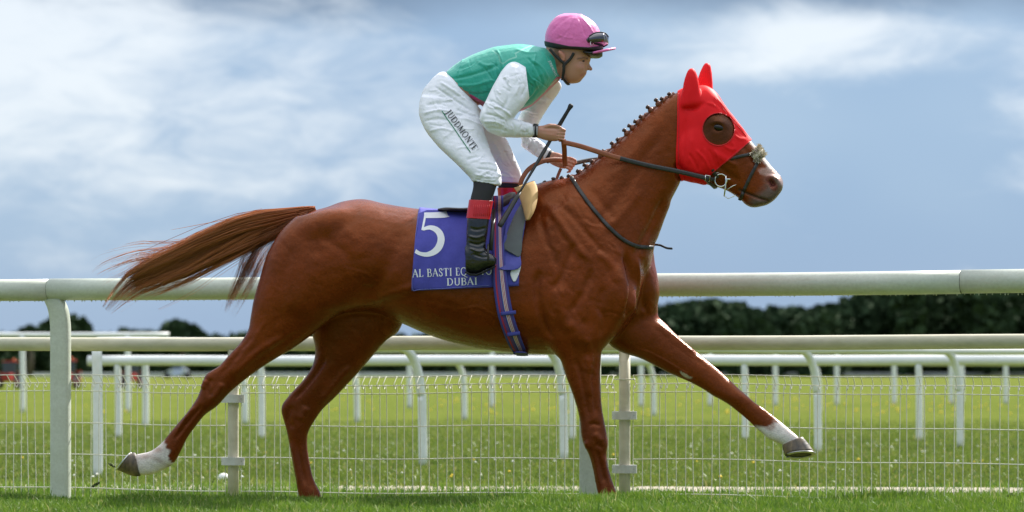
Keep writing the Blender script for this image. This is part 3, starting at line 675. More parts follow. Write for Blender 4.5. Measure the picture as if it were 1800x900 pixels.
# far fore (its near face shows)
ff = (0.0, 0.6)
def ffs(path, w, h): strokes.append((path, w, h, NR, ff))
ffs([(1140,585),(1180,612),(1220,640),(1255,662)], 5, -4.5); ffs([(1150,565),(1185,595),(1225,625)], 7, 4); ffs([(1110,605),(1150,618),(1190,640),(1228,662)], 8, 3.5)
ffs([(1262,672),(1275,682),(1285,692)], 7, 4); ffs([(1250,680),(1262,690)], 5, 3); ffs([(1300,708),(1325,728),(1348,750)], 3.4, -4.5); ffs([(1292,714),(1316,736),(1340,760)], 3, 3)
ffs([(1165,575),(1200,605),(1240,640)], 2.2, 2)
# near hind
nh = (-0.5, 0.0)
def nhs(path, w, h): strokes.append((path, w, h, NR, nh))
nhs([(452,585),(425,615),(396,650),(380,662)], 6, -6); nhs([(500,590),(460,615),(425,645),(405,665)], 9, 5); nhs([(530,580),(495,605),(450,635)], 6, -4)
nhs([(372,664),(366,682),(372,700)], 6, -4); nhs([(392,672),(384,688),(372,704)], 8, 5); nhs([(362,668),(356,684)], 5, 4)
nhs([(356,712),(332,740),(305,775)], 3.4, -4.5); nhs([(344,712),(322,740),(297,772)], 3, 3); nhs([(470,560),(450,590),(420,625)], 5, 3)
# far hind
fh = (0.0, 0.7)
def fhs(path, w, h): strokes.append((path, w, h, NR, fh))
fhs([(575,620),(560,650),(528,690),(510,705)], 6, -6); fhs([(620,640),(585,680),(560,712)], 9, 5); fhs([(512,712),(506,735),(515,755)], 7, -4); fhs([(540,715),(528,740)], 9, 5)
fhs([(522,770),(528,810),(538,855)], 3.4, -4.5); fhs([(512,775),(519,812),(527,855)], 3, 3); fhs([(680,560),(684,585),(670,610)], 9, 5)
horse_v = sculpt(horse_v, nrm, [(q[0], q[1] * (.74 if q[0][0][0] > 930 or q[0][0][1] > 585 else .9), q[2] * (2.1 if q[0][0][1] > 585 else 1.7 if q[0][0][0] > 930 else 1.1)) + tuple(q[3:]) for q in strokes]); horse_v = smooth_verts(horse_v, horse_f, 1, .35)
# veins and fine unevenness of the skin
nrm = vnormals(horse_v, horse_f)
veins = [([(1000,360),(1015,395),(1008,430)],2.2,1.6,BO), ([(1060,420),(1040,455),(1046,490),(1030,530)],2.2,1.8,BO), ([(975,400),(985,430),(970,465),(978,500)],2.2,1.6,BO), ([(930,570),(880,560),(840,540),(800,548)],2.4,1.8,BO), ([(1010,640),(1020,680),(1030,720)],2,1.8,NR,nf), ([(600,470),(640,480),(670,500)],2.2,1.4,BO), ([(1130,300),(1110,340),(1090,360)],2.2,1.3,BO), ([(1085,420),(1060,400),(1030,395)],2.2,1.6,BO), ([(540,470),(560,500),(550,540)],2.2,1.2,BO)]
def streaks(box, ang, n, seed, ln=(18, 48), w=(2.4, 4.2), h=(.8, 2.2), sd=22, side=BO, yl=None):
    r = np.random.default_rng(seed); out = []
    for _ in range(n):
        cx_, cy_ = r.uniform(box[0], box[2]), r.uniform(box[1], box[3]); a = R(ang + r.normal(0, sd)); l = r.uniform(*ln) / 2; d = np.array([math.cos(a), math.sin(a)]); k = r.normal(0, 5); p = np.array([-d[1], d[0]])
        out.append(([(cx_ - d[0] * l, cy_ - d[1] * l), (cx_ + p[0] * k, cy_ + p[1] * k), (cx_ + d[0] * l, cy_ + d[1] * l)], r.uniform(*w), r.choice([-1, 1]) * r.uniform(*h), side) + ((yl,) if yl else ()))
    return out
veins += streaks((955, 350, 1080, 560), 55, 60, 1) + streaks((1040, 230, 1170, 400), -50, 26, 2, h=(.5, 1.3)) + streaks((1070, 420, 1150, 560), 80, 22, 3) + streaks((470, 400, 660, 560), 60, 34, 4, h=(.4, 1.2)) + streaks((720, 430, 930, 600), 12, 30, 5, h=(.4, 1.1))
veins += streaks((1000, 620, 1050, 740), 80, 16, 6, (14, 34), (1.8, 2.8), (.8, 1.8), 10, NR, nf) + streaks((1110, 580, 1250, 670), 35, 20, 7, (14, 34), (1.8, 2.8), (.8, 1.8), 10, NR, ff) + streaks((390, 600, 520, 680), 132, 16, 8, (14, 34), (1.8, 2.8), (.8, 1.8), 10, NR, nh) + streaks((1225, 265, 1340, 345), 35, 26, 9, (8, 22), (1.6, 2.4), (.5, 1.4), 40)
horse_v = sculpt(horse_v, nrm, veins)
def wob(v, s, seed):
    r = np.random.default_rng(seed); out = np.zeros(len(v))
    for _ in range(7):
        k = r.normal(size=3) * s; out += np.sin(v @ k + r.uniform(0, 6.28))
    return out / 7
horse_v = horse_v + nrm * (wob(horse_v, 16, 1) * 0.0012 + wob(horse_v, 45, 2) * 0.0009)[:, None]
nrm = vnormals(horse_v, horse_f)
horse_bvh = bvh_of(horse_v, horse_f)
# coat colours: chestnut, white socks, blaze, dark muzzle
uv = PIX(horse_v); jit = wob(horse_v, 38, 5) * 16 + wob(horse_v, 110, 6) * 13
c = np.tile(np.array([0.150, 0.0250, 0.0040]), (len(horse_v), 1))
def paint(mask, rgb):
    global c
    c = c * (1 - mask[:, None]) + np.array(rgb) * mask[:, None]
dark = wob(horse_v, 5, 8) * 0.5 + 0.5
paint(sstep(dark, .3, .9) * .45, (0.080, 0.0130, 0.0028))
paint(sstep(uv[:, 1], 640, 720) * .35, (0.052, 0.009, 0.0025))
legs_up = sstep(uv[:, 1], 560, 640)
white_n = sstep((296 - (uv[:, 0] - (uv[:, 1] - 790) * .75)) + jit, -2, 8) * (uv[:, 1] > 740) * (horse_v[:, 1] < .1) * (uv[:, 0] < 420)
paint(white_n, (.62, .58, .54))
ax = ((uv[:, 0] - 1345) * .72 + (uv[:, 1] - 745) * .69)
white_f = sstep(ax + jit - np.clip((uv[:, 1] - (uv[:, 0] - 1345) * .75 - 740), -20, 20) * -0.6, -4, 6) * (uv[:, 0] > 1290) * (uv[:, 1] > 690)
paint(white_f, (.64, .61, .58))
grime = sstep(wob(horse_v, 55, 9), .0, .45) * .75
paint(np.maximum(white_n, white_f) * grime, (.33, .24, .2))
lat = np.abs(horse_v[:, 1] - np.array([yc(p) for p in uv[:, 0]]))
dors = poly_dist(uv, [(1230,150),(1254,160),(1293,213),(1327,255),(1358,294),(1372,310)])[0]
blaze = sstep(13 - dors + jit * .5, 0, 6) * sstep(.034 - lat, -.004, .012) * (uv[:, 0] > 1250)
paint(blaze, (.62, .58, .55))
muz = poly_dist(uv, [(1366,316),(1362,342),(1335,362)])[0]
paint(sstep(30 - muz + jit * .4, 0, 20) * .95, (.105, .088, .084))
paint(sstep(9 - poly_dist(uv, [(1340,300),(1358,306),(1374,318)])[0] + jit * .3, 0, 5) * .5 * (lat < .05), (.45, .33, .31))
paint(sstep(8.5 - poly_dist(uv, [(1352,315),(1357,322),(1361,329)])[0], 0, 4) * .9, (.11, .028, .024))
paint(sstep(4 - poly_dist(uv, [(1300,334),(1330,347),(1350,352)])[0], 0, 3) * .8, (.03, .02, .018))
paint(sstep(34 - np.linalg.norm(uv - [1262, 226], axis=1), 0, 12) * .85, (.028, .010, .006))  # dark skin round the eye, deepened with painted shade of the hood opening
night = sstep(1 - ((( (uv[:, 0] - 1206) * .85 + (uv[:, 1] - 658) * .52) / 13) ** 2 + ((-(uv[:, 0] - 1206) * .52 + (uv[:, 1] - 658) * .85) / 6) ** 2), 0, .35) * (horse_v[:, 1] > 0)
paint(night, (.42, .38, .3))
def coat_fn(nt, b, tc, cur):
    N, L = nt.nodes, nt.links
    at = N.new('ShaderNodeVertexColor'); at.layer_name = 'col'
    def nz(sc, st, det):
        mp = N.new('ShaderNodeMapping'); mp.inputs['Scale'].default_value = st; mp.inputs['Rotation'].default_value = (0, R(25), 0); L.new(tc.outputs['Object'], mp.inputs[0])
        t = N.new('ShaderNodeTexNoise'); t.inputs['Scale'].default_value = sc; t.inputs['Detail'].default_value = det; L.new(mp.outputs[0], t.inputs[0]); return t.outputs['Fac']
    hair = nz(420, (.25, 1, 1), 3); blot = nz(9, (1, 1, 1), 5); dap = nz(26, (1, 1, 1), 3)
    def mixv(a, f, lo, hi):
        r = N.new('ShaderNodeMapRange'); r.inputs[1].default_value = .3; r.inputs[2].default_value = .7; r.inputs[3].default_value = lo; r.inputs[4].default_value = hi; L.new(f, r.inputs[0])
        m = N.new('ShaderNodeVectorMath'); m.operation = 'SCALE'; L.new(a, m.inputs[0]); L.new(r.outputs[0], m.inputs['Scale']); return m.outputs[0]
    x = mixv(mixv(mixv(at.outputs[0], hair, .72, 1.28), blot, .84, 1.16), dap, .93, 1.07); L.new(x, b.inputs['Base Color'])
    bp = N.new('ShaderNodeBump'); bp.inputs['Distance'].default_value = .0009; L.new(hair, bp.inputs['Height'])
    b2 = N.new('ShaderNodeBump'); b2.inputs['Distance'].default_value = .0035; L.new(dap, b2.inputs['Height']); L.new(bp.outputs[0], b2.inputs['Normal']); L.new(b2.outputs[0], b.inputs['Normal'])
    rr = N.new('ShaderNodeMapRange'); rr.inputs[3].default_value = .20; rr.inputs[4].default_value = .34; L.new(blot, rr.inputs[0]); L.new(rr.outputs[0], b.inputs['Roughness'])
m_coat = mat('chestnut_coat', (.26, .07, .02), .42, spec=.8, fn=coat_fn); m_coat.node_tree.nodes['Principled BSDF'].inputs['Specular Tint'].default_value = (1.0, .41, .19, 1)
horse = tag(empty('racehorse', P(800, 925, 0)), 'chestnut racehorse striding right with braided mane and white socks', 'horse')
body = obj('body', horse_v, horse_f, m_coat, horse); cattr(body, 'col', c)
# hooves with shoes
def hoof_fn(nt, b, tc, cur): pass
m_hoof = mat('hoof_horn', (.055, .047, .042), .45, noise=[(16, .8, (.34, .23, .11), (1, 1, .3)), (30, .9, (.02, .017, .015), (1, 1, .3))], bump=[(90, .0012, (.3, .3, 1))])
m_shoe = mat('worn_steel', (.52, .52, .52), .35, metal=.9, noise=[(60, .6, (.25, .24, .22))])
m_sole = mat('hoof_sole', (.055, .05, .042), .8, noise=[(70, .8, (.12, .11, .06))])
def hoof(ribs, y0, shoe=True):
    rb = Y(ribs, y0); v, f = loft(rb, 32, 3, 2.1); o = obj('hoof', v, f, [m_hoof, m_sole], horse)
    o.data.polygons.foreach_set('material_index', [1 if i >= len(f) - 32 else 0 for i in range(len(f))])
    r = list(rb[-1]) + [0] * (8 - len(rb[-1])); a = Vector(P(r[0], r[1], r[5])); b = Vector(P(r[2], r[3], r[5])); cc = (a + b) / 2; u = (b - a) / 2; l = Vector((0, 1, r[7])).normalized() * r[4]
    dn = u.cross(l).normalized(); dn = dn if dn.dot(cc - Vector(P((rb[0][0] + rb[0][2]) / 2, (rb[0][1] + rb[0][3]) / 2, rb[0][5]))) > 0 else -dn
    pts = [cc + u * (1.0 * math.cos(t)) + l * (1.0 * math.sin(t)) + dn * .003 for t in np.linspace(R(-152), R(152), 40)]
    mb = MB(); mb.tube([p - (p - cc) * .10 for p in pts], .011, 8, flat=.4, up=[dn] * 40); mb.build('horseshoe', m_shoe, o)
    return o
hoof([(238,796,247,837,.036,0,0,.0), (235,795,232,836.5,.043), (231,796,207,826,.055)], -.135)
hoof([(1375,783,1411,768,.034,0,0,-.2), (1376,790,1420,779,.042,0,0,-.3), (1380,800,1433,797,.056,0,0,-.34)], .13)
hoof([(1066,903,1104,897,.04), (1064,914,1110,911,.048), (1062,925,1115,925,.055)], -.135)
hoof([(541,903,583,899,.04), (538,914,588,911,.048), (535,925,594,925,.055)], .125)
# eyes
m_eye = mat('eye_glossy', (.008, .005, .004), .12, spec=.4)
for s in (-1, 1):
    v, f = ellipsoid(1263, 224.5, s * .088 + yc(1263), 9.6, 6.6, .017, 18); obj('eye', v, f, m_eye, horse)
# braided mane: a plaited ridge and its row of knots
m_mane = mat('mane_hair', (.21, .056, .018), .5, noise=[(90, .8, (.09, .025, .01), (1, 1, .3))], bump=[(160, .002, (1, 1, .25))])
m_knot = mat('plait_band', (.045, .02, .014), .55, noise=[(120, .7, (.1, .035, .015))])
crest = [(958,325),(1000,314),(1024,301),(1045,284.5),(1072,264),(1100,238.5),(1126,212.5),(1150,191),(1170,175),(1190,163)]
cr = crom(crest, 8); mb = MB()
cum = np.concatenate([[0], np.cumsum(np.linalg.norm(np.diff(cr, axis=0), axis=1))])
def crest_at(s):
    x = np.interp(s, cum, cr[:, 0]); y = np.interp(s, cum, cr[:, 1]); x2 = np.interp(s + 3, cum, cr[:, 0]); y2 = np.interp(s + 3, cum, cr[:, 1])
    t = np.array([x2 - x, y2 - y]); t = t / (np.linalg.norm(t) + 1e-9); return np.array([x, y]), t
pts = []; rad = []
for s in np.arange(0, cum[-1] - 4, 2.2):
    p, t = crest_at(s); k = math.sin(s / 15.5 * 2 * math.pi); pts.append(P(p[0], p[1] + 1.0, yc(p[0]) - .006 + .004 * k)); rad.append(.0135 + .005 * k)
mb.tube(pts, rad, 10, flat=.9); mb.build('mane_crest', m_mane, horse)
ks = np.arange(3, cum[-1] - 6, 15.2)
for i, s in enumerate(ks):
    s = s + random.uniform(-3.5, 3.5); p, t = crest_at(s); nx, ny = t[1], -t[0]            # outward on screen
    h = random.uniform(6, 12.5) * (.8 if i < 4 else 1); lean = random.uniform(-3.5, 1.5)
    q0 = Vector(P(p[0], p[1], yc(p[0]) - .010)); q1 = Vector(P(p[0] + nx * h * .55 + t[0] * lean * .5, p[1] + ny * h * .55 + t[1] * lean * .5, yc(p[0]) - .016)); q2 = Vector(P(p[0] + nx * h + t[0] * lean, p[1] + ny * h + t[1] * lean, yc(p[0]) - .02))
    mb = MB(); mb.tube([q0 - (q1 - q0) * .5, q0, q0.lerp(q1, .6), q1], [.014, .0165, .0145, .008], 8)
    kn = mb.build('braid', m_mane, horse)
    mb = MB(); d = (q2 - q1); mb.tube([q1, q1 + d * .25, q1 + d * .6, q1 + d * .95, q1 + d * 1.1], [.005, .0095, .0112, .0085, .003], 8); mb.build('braid_knot', m_knot, kn)
# tail: loose hair streaming back
m_tail = mat('tail_hair', (.21, .062, .02), .42, attr='col', spec=.5)
def strands(n, path, spread, seed, wid, curl=1.0, locks=46, tmean=.80):
    r = np.random.default_rng(seed); V = []; F = []; Cc = []; S = 15
    pc = crom(np.array(path, float), 8); L = np.linspace(0, 1, len(pc))
    lk = [(np.clip(r.normal(0, .5), -1.05, 1.05), np.clip(r.normal(0, .5), -1.1, 1.1), r.uniform(0, 6.28, 2), r.normal(0, .16), r.uniform(tmean - .22, .985), r.uniform(0, 1), r.uniform(2.5, 5)) for _ in range(locks)]
    for i in range(n):
        l0, ly0, lph, lfl, lt, lsh, lfr = lk[r.integers(locks)]
        t0 = r.uniform(0, .12) if r.random() < .8 else r.uniform(.1, .4); t1 = np.clip(lt + r.normal(0, .06), t0 + .2, .995)
        conv = r.normal(0, .16); lane = l0 + conv; ly = ly0 + r.normal(0, .2); ph = r.uniform(0, 6.28, 3); am = r.uniform(.3, 1) * curl
        flare = lfl + (r.normal(0, .05) if r.random() < .93 else r.normal(0, .35))
        tt = np.linspace(t0, t1, S); cx = np.interp(tt, L, pc[:, 0]); cy = np.interp(tt, L, pc[:, 1]); w = np.interp(tt, np.linspace(0, 1, len(spread)), spread)
        dx = np.gradient(cx); dy = np.gradient(cy); ln = np.hypot(dx, dy) + 1e-9; nx, ny = -dy / ln, dx / ln
        u = (tt - t0) / (t1 - t0); off = w * (l0 + conv * (1 - .7 * u) + flare * u ** 2 * 2) + curl * 3.0 * np.sin(u * lfr + lph[0]) * u + am * .9 * np.sin(u * 11 + ph[1]) * u
        xx = cx + nx * off; yy = cy + ny * off; dep = .02 + (w / 365) * .9 * ly + .004 * np.sin(u * 7 + ph[2]) * am
        rr = wid * (1 - u ** 4 * .75) * r.uniform(.6, 1.3)
        shade = np.clip(.5 * lsh + .5 * r.normal(.5, .3), 0, 1); tip = r.uniform(.3, 1); base = np.array([.20, .046, .011]) * (1 - shade) + np.array([.58, .175, .045]) * shade; tipc = np.array([.66, .29, .10])
        b0 = len(V)
        for j in range(S):
            pp = P(xx[j], yy[j], dep[j] + yc(xx[j])); cj = base * (1 - u[j] * .6 * tip) + tipc * u[j] * .6 * tip
            for k in range(3):
                a = 2.094 * k + ph[0]; V.append((pp[0] + math.cos(a) * rr[j] * .7, pp[1] + math.sin(a) * rr[j], pp[2] + math.cos(a) * rr[j])); Cc.append(cj)
        for j in range(S - 1):
            for k in range(3): F.append((b0 + j * 3 + k, b0 + j * 3 + (k + 1) % 3, b0 + j * 3 + 3 + (k + 1) % 3, b0 + j * 3 + 3 + k))
    return np.array(V), np.array(F, np.int32), np.array(Cc)
ta = strands(2600, [(556,371),(520,381),(470,397),(427,411),(365,438),(320,460),(270,482),(230,503),(188,548)], [6, 12, 22, 26, 27, 25, 22, 18, 8], 3, .0021)
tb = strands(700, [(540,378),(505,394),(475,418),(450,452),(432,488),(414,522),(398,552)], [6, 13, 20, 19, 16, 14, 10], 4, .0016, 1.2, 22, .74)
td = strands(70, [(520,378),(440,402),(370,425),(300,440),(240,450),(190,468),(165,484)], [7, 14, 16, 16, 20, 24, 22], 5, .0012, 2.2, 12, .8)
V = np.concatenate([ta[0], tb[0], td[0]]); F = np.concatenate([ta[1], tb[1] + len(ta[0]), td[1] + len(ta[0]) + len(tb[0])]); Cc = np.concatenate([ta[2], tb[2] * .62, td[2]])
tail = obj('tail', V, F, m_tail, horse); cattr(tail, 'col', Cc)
dv, df = loft(Y([(545,370,530,396,.03), (510,378,500,400,.03), (470,391,464,410,.024), (425,406,422,420,.016), (385,424,383,432,.008)], .01), 14); obj('tail_dock', dv, df, m_mane, tail)
# ---------------------------------------------------------------- tack
def mirror(p): return Vector((p[0], 2 * yc(900 + p[0] * 365) - p[1], p[2]))
def surf_normal(bvh, p):
    q = bvh.find_nearest(Vector(p)); return q[1] if q[0] is not None else Vector((0, -1, 0))
def strap(name, pts, w, t, m, parent, ups=None, bvh=None, n=8):
    """flat leather strap along world points, lying on bvh when given"""
    pts = [Vector(p) for p in crom([tuple(p) for p in pts], 6)]
    if ups is None: ups = [surf_normal(bvh, p) for p in pts] if bvh else Vector((0, -1, 0))
    return MB().tube(pts, w / 2, n, flat=t / w, up=ups).build(name, m, parent)
def surf_path(path, off=.004, bvh=None):
    c = crom(path, 5); out = []
    for a, b in c:
        q = on_surface(bvh or horse_bvh, a, b, off)
        if q is not None: out.append(q)
    return out
m_lea = mat('black_leather', (.018, .017, .016), .42, noise=[(60, .5, (.04, .036, .03))], bump=[(200, .0006)])
m_brn = mat('tan_leather', (.30, .085, .03), .45, noise=[(30, .6, (.20, .055, .02))], bump=[(180, .0006)])
m_met = mat('bright_steel', (.72, .72, .70), .18, metal=1.0)
# red hood with covered ears and round eye openings
hood_poly = [(1194,100),(1192,158),(1190,225),(1187.5,292),(1192,303),(1198,322),(1242,323),(1248,308),(1268,291),(1289,275),(1319,247.5),(1334,236),(1330,90)]
uvh = PIX(horse_v); sel = (uvh[:, 0] > 1170) & (uvh[:, 0] < 1345) & (uvh[:, 1] < 335)
keep = np.where(sel)[0]; remap = -np.ones(len(horse_v), int); remap[keep] = np.arange(len(keep)); ff_ = horse_f[sel[horse_f].all(1)]; hv, hf, hn = horse_v[keep], remap[ff_].astype(np.int32), nrm[keep]
huv = uvh[keep]; s = inpoly(huv, hood_poly); eo = np.stack([(huv[:, 0] - 1263) / 27.0, (huv[:, 1] - 227.5) / 27.5], 1)
s = np.minimum(s, (np.linalg.norm(eo, axis=1) - 1) * 27); s = np.where(np.abs(hn[:, 1]) < 2, s, s)
hv2 = smooth_verts(hv, hf, 5, .5); hn2 = vnormals(hv2, hf); hv2 = hv2 + hn2 * .0065
folds = [([(1256,168),(1280,198),(1300,222),(1314,240)],2.6,3.2,BO), ([(1250,172),(1274,202),(1294,228)],3.2,-3,BO), ([(1200,190),(1222,192),(1240,178)],4,-3.5,BO), ([(1240,180),(1258,186),(1272,200)],3,2.6,BO),
   ([(1222,262),(1240,282),(1248,302)],3.4,2.6,BO), ([(1210,268),(1222,288),(1228,304)],3.4,-2.6,BO), ([(1255,262),(1262,276),(1262,288)],3.2,2.6,BO), ([(1272,254),(1282,262),(1296,262)],3,2.2,BO), ([(1290,236),(1300,244),(1312,244)],2.6,2.2,BO),
   ([(1206,205),(1203,240),(1200,275)],4,-2.0,BO), ([(1216,240),(1214,265),(1210,290)],4,1.6,BO), ([(1238,258),(1240,275),(1238,300)],2.6,2.0,BO), ([(1232,262),(1232,280),(1230,300)],2.6,-1.8,BO), ([(1246,262),(1252,276),(1256,292)],2.4,-2.0,BO), ([(1286,248),(1290,258),(1286,270)],2.4,2.0,BO)]
hv2 = sculpt(hv2, hn2, [(q[0], q[1] * .75, q[2] * 1.7) + tuple(q[3:]) for q in folds]); hv2 = hv2 + hn2 * (wob(hv2, 70, 12) * .0012)[:, None]
v, f = clip_mesh(hv2, hf, s); v, f = thicken(v, f, vnormals(v, f), .004)
m_hood = mat('red_lycra', (.82, .006, .010), .55, spec=.2, noise=[(7, .35, (.62, .004, .008))], bump=[(500, .0004)])
hood = tag(empty('ear_hood', P(1215, 150, -.09)), 'bright red hood with ear covers on the horse’s head', 'hood'.replace('’', "'")); hood['label'] = 'bright red cloth hood with ear covers and eye holes on the horse head'
obj('hood_cloth', v, f, m_hood, hood); hbv = bvh_of(v, f)
m_bind = mat('red_binding', (.50, .006, .010), .6)
for nm, path in (('eye_binding', [(1263 + 28.2 * math.cos(a), 227.5 + 28.7 * math.sin(a)) for a in np.linspace(0, 2 * math.pi, 49)]), ('edge_binding', [(1193.2, y) for y in np.linspace(164, 290, 30)]), ('edge_binding', [(1250 + 68 * t, 305.5 - 57 * t) for t in np.linspace(0, 1, 24)]), ('seam', [(1257, 172), (1270, 190), (1284, 207), (1298, 223), (1312, 240)])):
    pts = [on_surface(hbv, x, y, .0005) for x, y in path]; pts = [p for p in pts if p is not None and p.y < -.02]
    MB().tube(pts, .0022 if nm != 'seam' else .0015, 6).build(nm, m_bind, hood); MB().tube([mirror(p) for p in pts], .0022, 6).build(nm, m_bind, hood)
# bridle: noseband with sheepskin, crossed strap, bit
bridle = tag(empty('bridle', P(1300, 320, -.15)), 'black leather bridle with sheepskin noseband and steel bit', 'bridle')
nb = surf_path([(1284,279),(1300,275),(1318,271),(1334,266)], .004); strap('noseband', nb, .017, .005, m_lea, bridle, bvh=horse_bvh); strap('noseband', [mirror(p) for p in nb], .017, .005, m_lea, bridle, bvh=horse_bvh)
cx = surf_path([(1337,270),(1330,288),(1319,310),(1309,332),(1301,352)], .005); strap('crossed_strap', cx, .017, .005, m_lea, bridle, bvh=horse_bvh); strap('crossed_strap', [mirror(p) for p in cx], .017, .005, m_lea, bridle, bvh=horse_bvh)
ck = surf_path([(1252,297),(1257,306),(1262,312)], .006); strap('cheekpiece', ck, .018, .005, m_lea, bridle, bvh=horse_bvh); strap('cheekpiece', [mirror(p) for p in ck], .018, .005, m_lea, bridle, bvh=horse_bvh)
ch = [Vector(P(x, y, yc(1260) + k)) for x, y, k in ((1240,316,-.075),(1252,326,-.05),(1258,331,0),(1252,326,.05),(1240,316,.075))]; strap('throat_strap', ch, .02, .005, m_lea, bridle, ups=Vector((.3, 0, -1)))
def ring(cx_, cy_, y, rx, ry, rad, tilt=0): return [Vector(P(cx_ + rx * math.cos(a), cy_ + ry * math.sin(a), y + tilt * math.cos(a))) for a in np.linspace(0, 2 * math.pi, 29)]
hb = on_surface(horse_bvh, 1268, 317, .012); yb = hb.y
for s_, yy in ((-1, yb), (1, 2 * yc(1268) - yb)):
    g = MB().tube(ring(1267, 317, yy, 10.5, 11, .003), .0036, 8, cap=False).build('bit_ring', m_met, bridle)
    MB().tube([P(1276, 308, yy - s_ * -.002), P(1276, 318, yy), P(1275, 330, yy), P(1273, 345, yy)], [.004, .0045, .004, .0035], 8).build('bit_cheek', m_met, g)
    MB().tube([P(1276, 315, yy), P(1284, 315, yy + s_ * -.006), P(1294, 317, yy + s_ * -.02)], [.005, .004, .004], 8).build('bit_cheek', m_met, g)
    MB().tube([P(1272, 344, yy), P(1280, 349, yy), P(1290, 345, yy), P(1297, 341, yy - s_ * .01)], .0022, 6).build('curb_hook', m_met, g)
    MB().tube([P(1278, 333, yy), P(1288, 327, yy), P(1301, 322, yy - s_ * .015)], .0022, 6).build('curb_hook', m_met, g)
    bk = [Vector(P(x, y, yy - s_ * -.004)) for x, y in ((1255,297),(1263,295),(1264,303),(1256,305),(1255,297))]; MB().tube(bk, .0022, 6).build('buckle', m_met, bridle)
MB().tube([P(1292, 318, yb + .02), P(1292, 320, yc(1292)), P(1292, 318, 2 * yc(1292) - yb - .02)], .006, 8).build('mouthpiece', m_met, bridle)
# sheepskin pad: tufts of wool around the nose
r = np.random.default_rng(5); V = []; F = []
for i in range(900):
    a = r.uniform(-2.0, 2.0); along = r.uniform(-1, 1); bx, by = 1337 + along * 6.5 - .0, 268 + along * 9
    rad = .040; ce = Vector(P(bx - 9, by + 7, yc(1335))); out = Vector((.72 * math.cos(a), math.sin(a), .72 * math.cos(a))).normalized(); lat_ = Vector((out.x, out.y * 1.25, out.z))
    p0 = ce + lat_ * rad; p1 = p0 + (out + Vector(r.normal(0, .5, 3))).normalized() * r.uniform(.008, .02); w = Vector(r.normal(0, 1, 3)).normalized() * .0028; b0 = len(V)
    V += [p0 - w, p0 + w, p1 + w * .4, p1 - w * .4]; F.append((b0, b0 + 1, b0 + 2, b0 + 3))
m_wool = mat('sheepskin', (.60, .54, .42), .9, noise=[(120, .8, (.32, .27, .19))]); tuft = obj('sheepskin_pad', V, F, m_wool, bridle, False); tuft['kind'] = 'stuff'
core = [Vector(P(1328, 275, yc(1335))) + Vector((.72 * math.cos(a), 1.25 * math.sin(a), .72 * math.cos(a))) * .036 for a in np.linspace(-2.0, 2.0, 20)]; MB().tube(core, .014, 8).build('noseband_core', m_wool, bridle)
# reins
reins = tag(empty('reins', P(1000, 260, -.13)), 'tan and black leather reins running from the hands to the bit', 'reins')
def rein_pts(path):
    out = []
    for x, y, d in crom(path, 8):
        q = on_surface(horse_bvh, x, y, .009); yy = d if q is None else min(d, q.y); out.append(Vector(P(x, y, yy)))
    return out
nr = rein_pts([(990,250,-.135),(1020,257,-.145),(1055,268,-.155),(1092,279,-.165)]); strap('tan_grip', nr, .026, .005, m_brn, reins)
nr = rein_pts([(1090,278.5,-.165),(1140,291,-.175),(1195,302,-.19),(1246,314,-.20)]); strap('rein', nr, .024, .005, m_lea, reins)
bk = [Vector(P(x, y, nr[-1].y - .004)) for x, y in ((1240,308),(1248,309),(1247,319),(1240,318),(1240,308))]; MB().tube(bk, .0022, 6).build('buckle', m_met, reins)
strap('rein_end', [P(1246,314,nr[-1].y), P(1256,316,yb - .004)], .02, .005, m_lea, reins)
fr = [P(1005,288,.07), P(1060,280,.15), P(1140,295,.16), P(1200,304,.13), P(1262,316,2 * yc(1268) - yb)]; strap('rein', fr, .022, .005, m_lea, reins)
strap('tan_grip', [P(990,245,-.125), P(992,262,-.10), P(992.5,280,-.05), P(994,292,.0)], .026, .005, m_brn, reins)
strap('rein_loop', [P(914,326,-.10), P(919,312,-.10), P(930,297,-.09), P(948,286,-.07), P(968,281,-.04), P(994,281.5,.0)], .024, .006, m_brn, reins)
strap('rein_loop', [P(986,296,.03), P(981,308,.03), P(977,320,.02)], .016, .005, m_brn, reins)
# neck strap
ns = surf_path([(998,302),(1018,334),(1042,367),(1070,399),(1095,421),(1120,433),(1146,435)], .006)
neck_strap = tag(empty('neck_strap', ns[0]), 'thin black leather strap looped round the base of the horse neck', 'strap')
strap('strap_band', ns, .020, .006, m_lea, neck_strap, bvh=horse_bvh); strap('strap_band', [mirror(p) for p in ns], .020, .006, m_lea, neck_strap, bvh=horse_bvh)
strap('strap_tip', [P(1148,430,yc(1150) + .06), P(1160,431,yc(1150) + .04), P(1172,436,yc(1150) + .03), P(1182,437,yc(1150) + .02)], .011, .005, m_lea, neck_strap)
# saddle cloth
top_px = [r_[0] for r_ in trunk]; top_py = [r_[1] for r_ in trunk]
NU, NV = 46, 34; rows = []
for j in range(NV + 1):
    v_ = j / NV; row = []
    for i in range(NU + 1):
        u_ = i / NU; x0 = 736.5 - 13.5 * v_ ** .8; x1 = 916 - 4 * v_; px = x0 + (x1 - x0) * u_; ty = np.interp(px, top_px, top_py) + 1.0; by = 511.5 - 9 * u_; py = ty + (by - ty) * (v_ ** 1.15)
        q = on_surface(horse_bvh, px, max(py, ty + 1.5), .0)
        if q is None: q = on_surface(horse_bvh, px, ty + 5, .0)
        rip = (.006 * math.sin(u_ * 9 + v_ * 3) + .004 * math.sin(u_ * 21 - v_ * 6) + .002 * math.sin(u_ * 37 + v_ * 11)) * (.25 + .75 * v_)
        row.append(Vector(P(px, py, q.y - .013 - rip - .006 * v_)))
    rows.append(row)
arr = np.array([[tuple(p) for p in rw] for rw in rows])
for _ in range(3): arr[1:-1, 1:-1] = (arr[1:-1, 1:-1] * 2 + arr[:-2, 1:-1] + arr[2:, 1:-1] + arr[1:-1, :-2] + arr[1:-1, 2:]) / 6
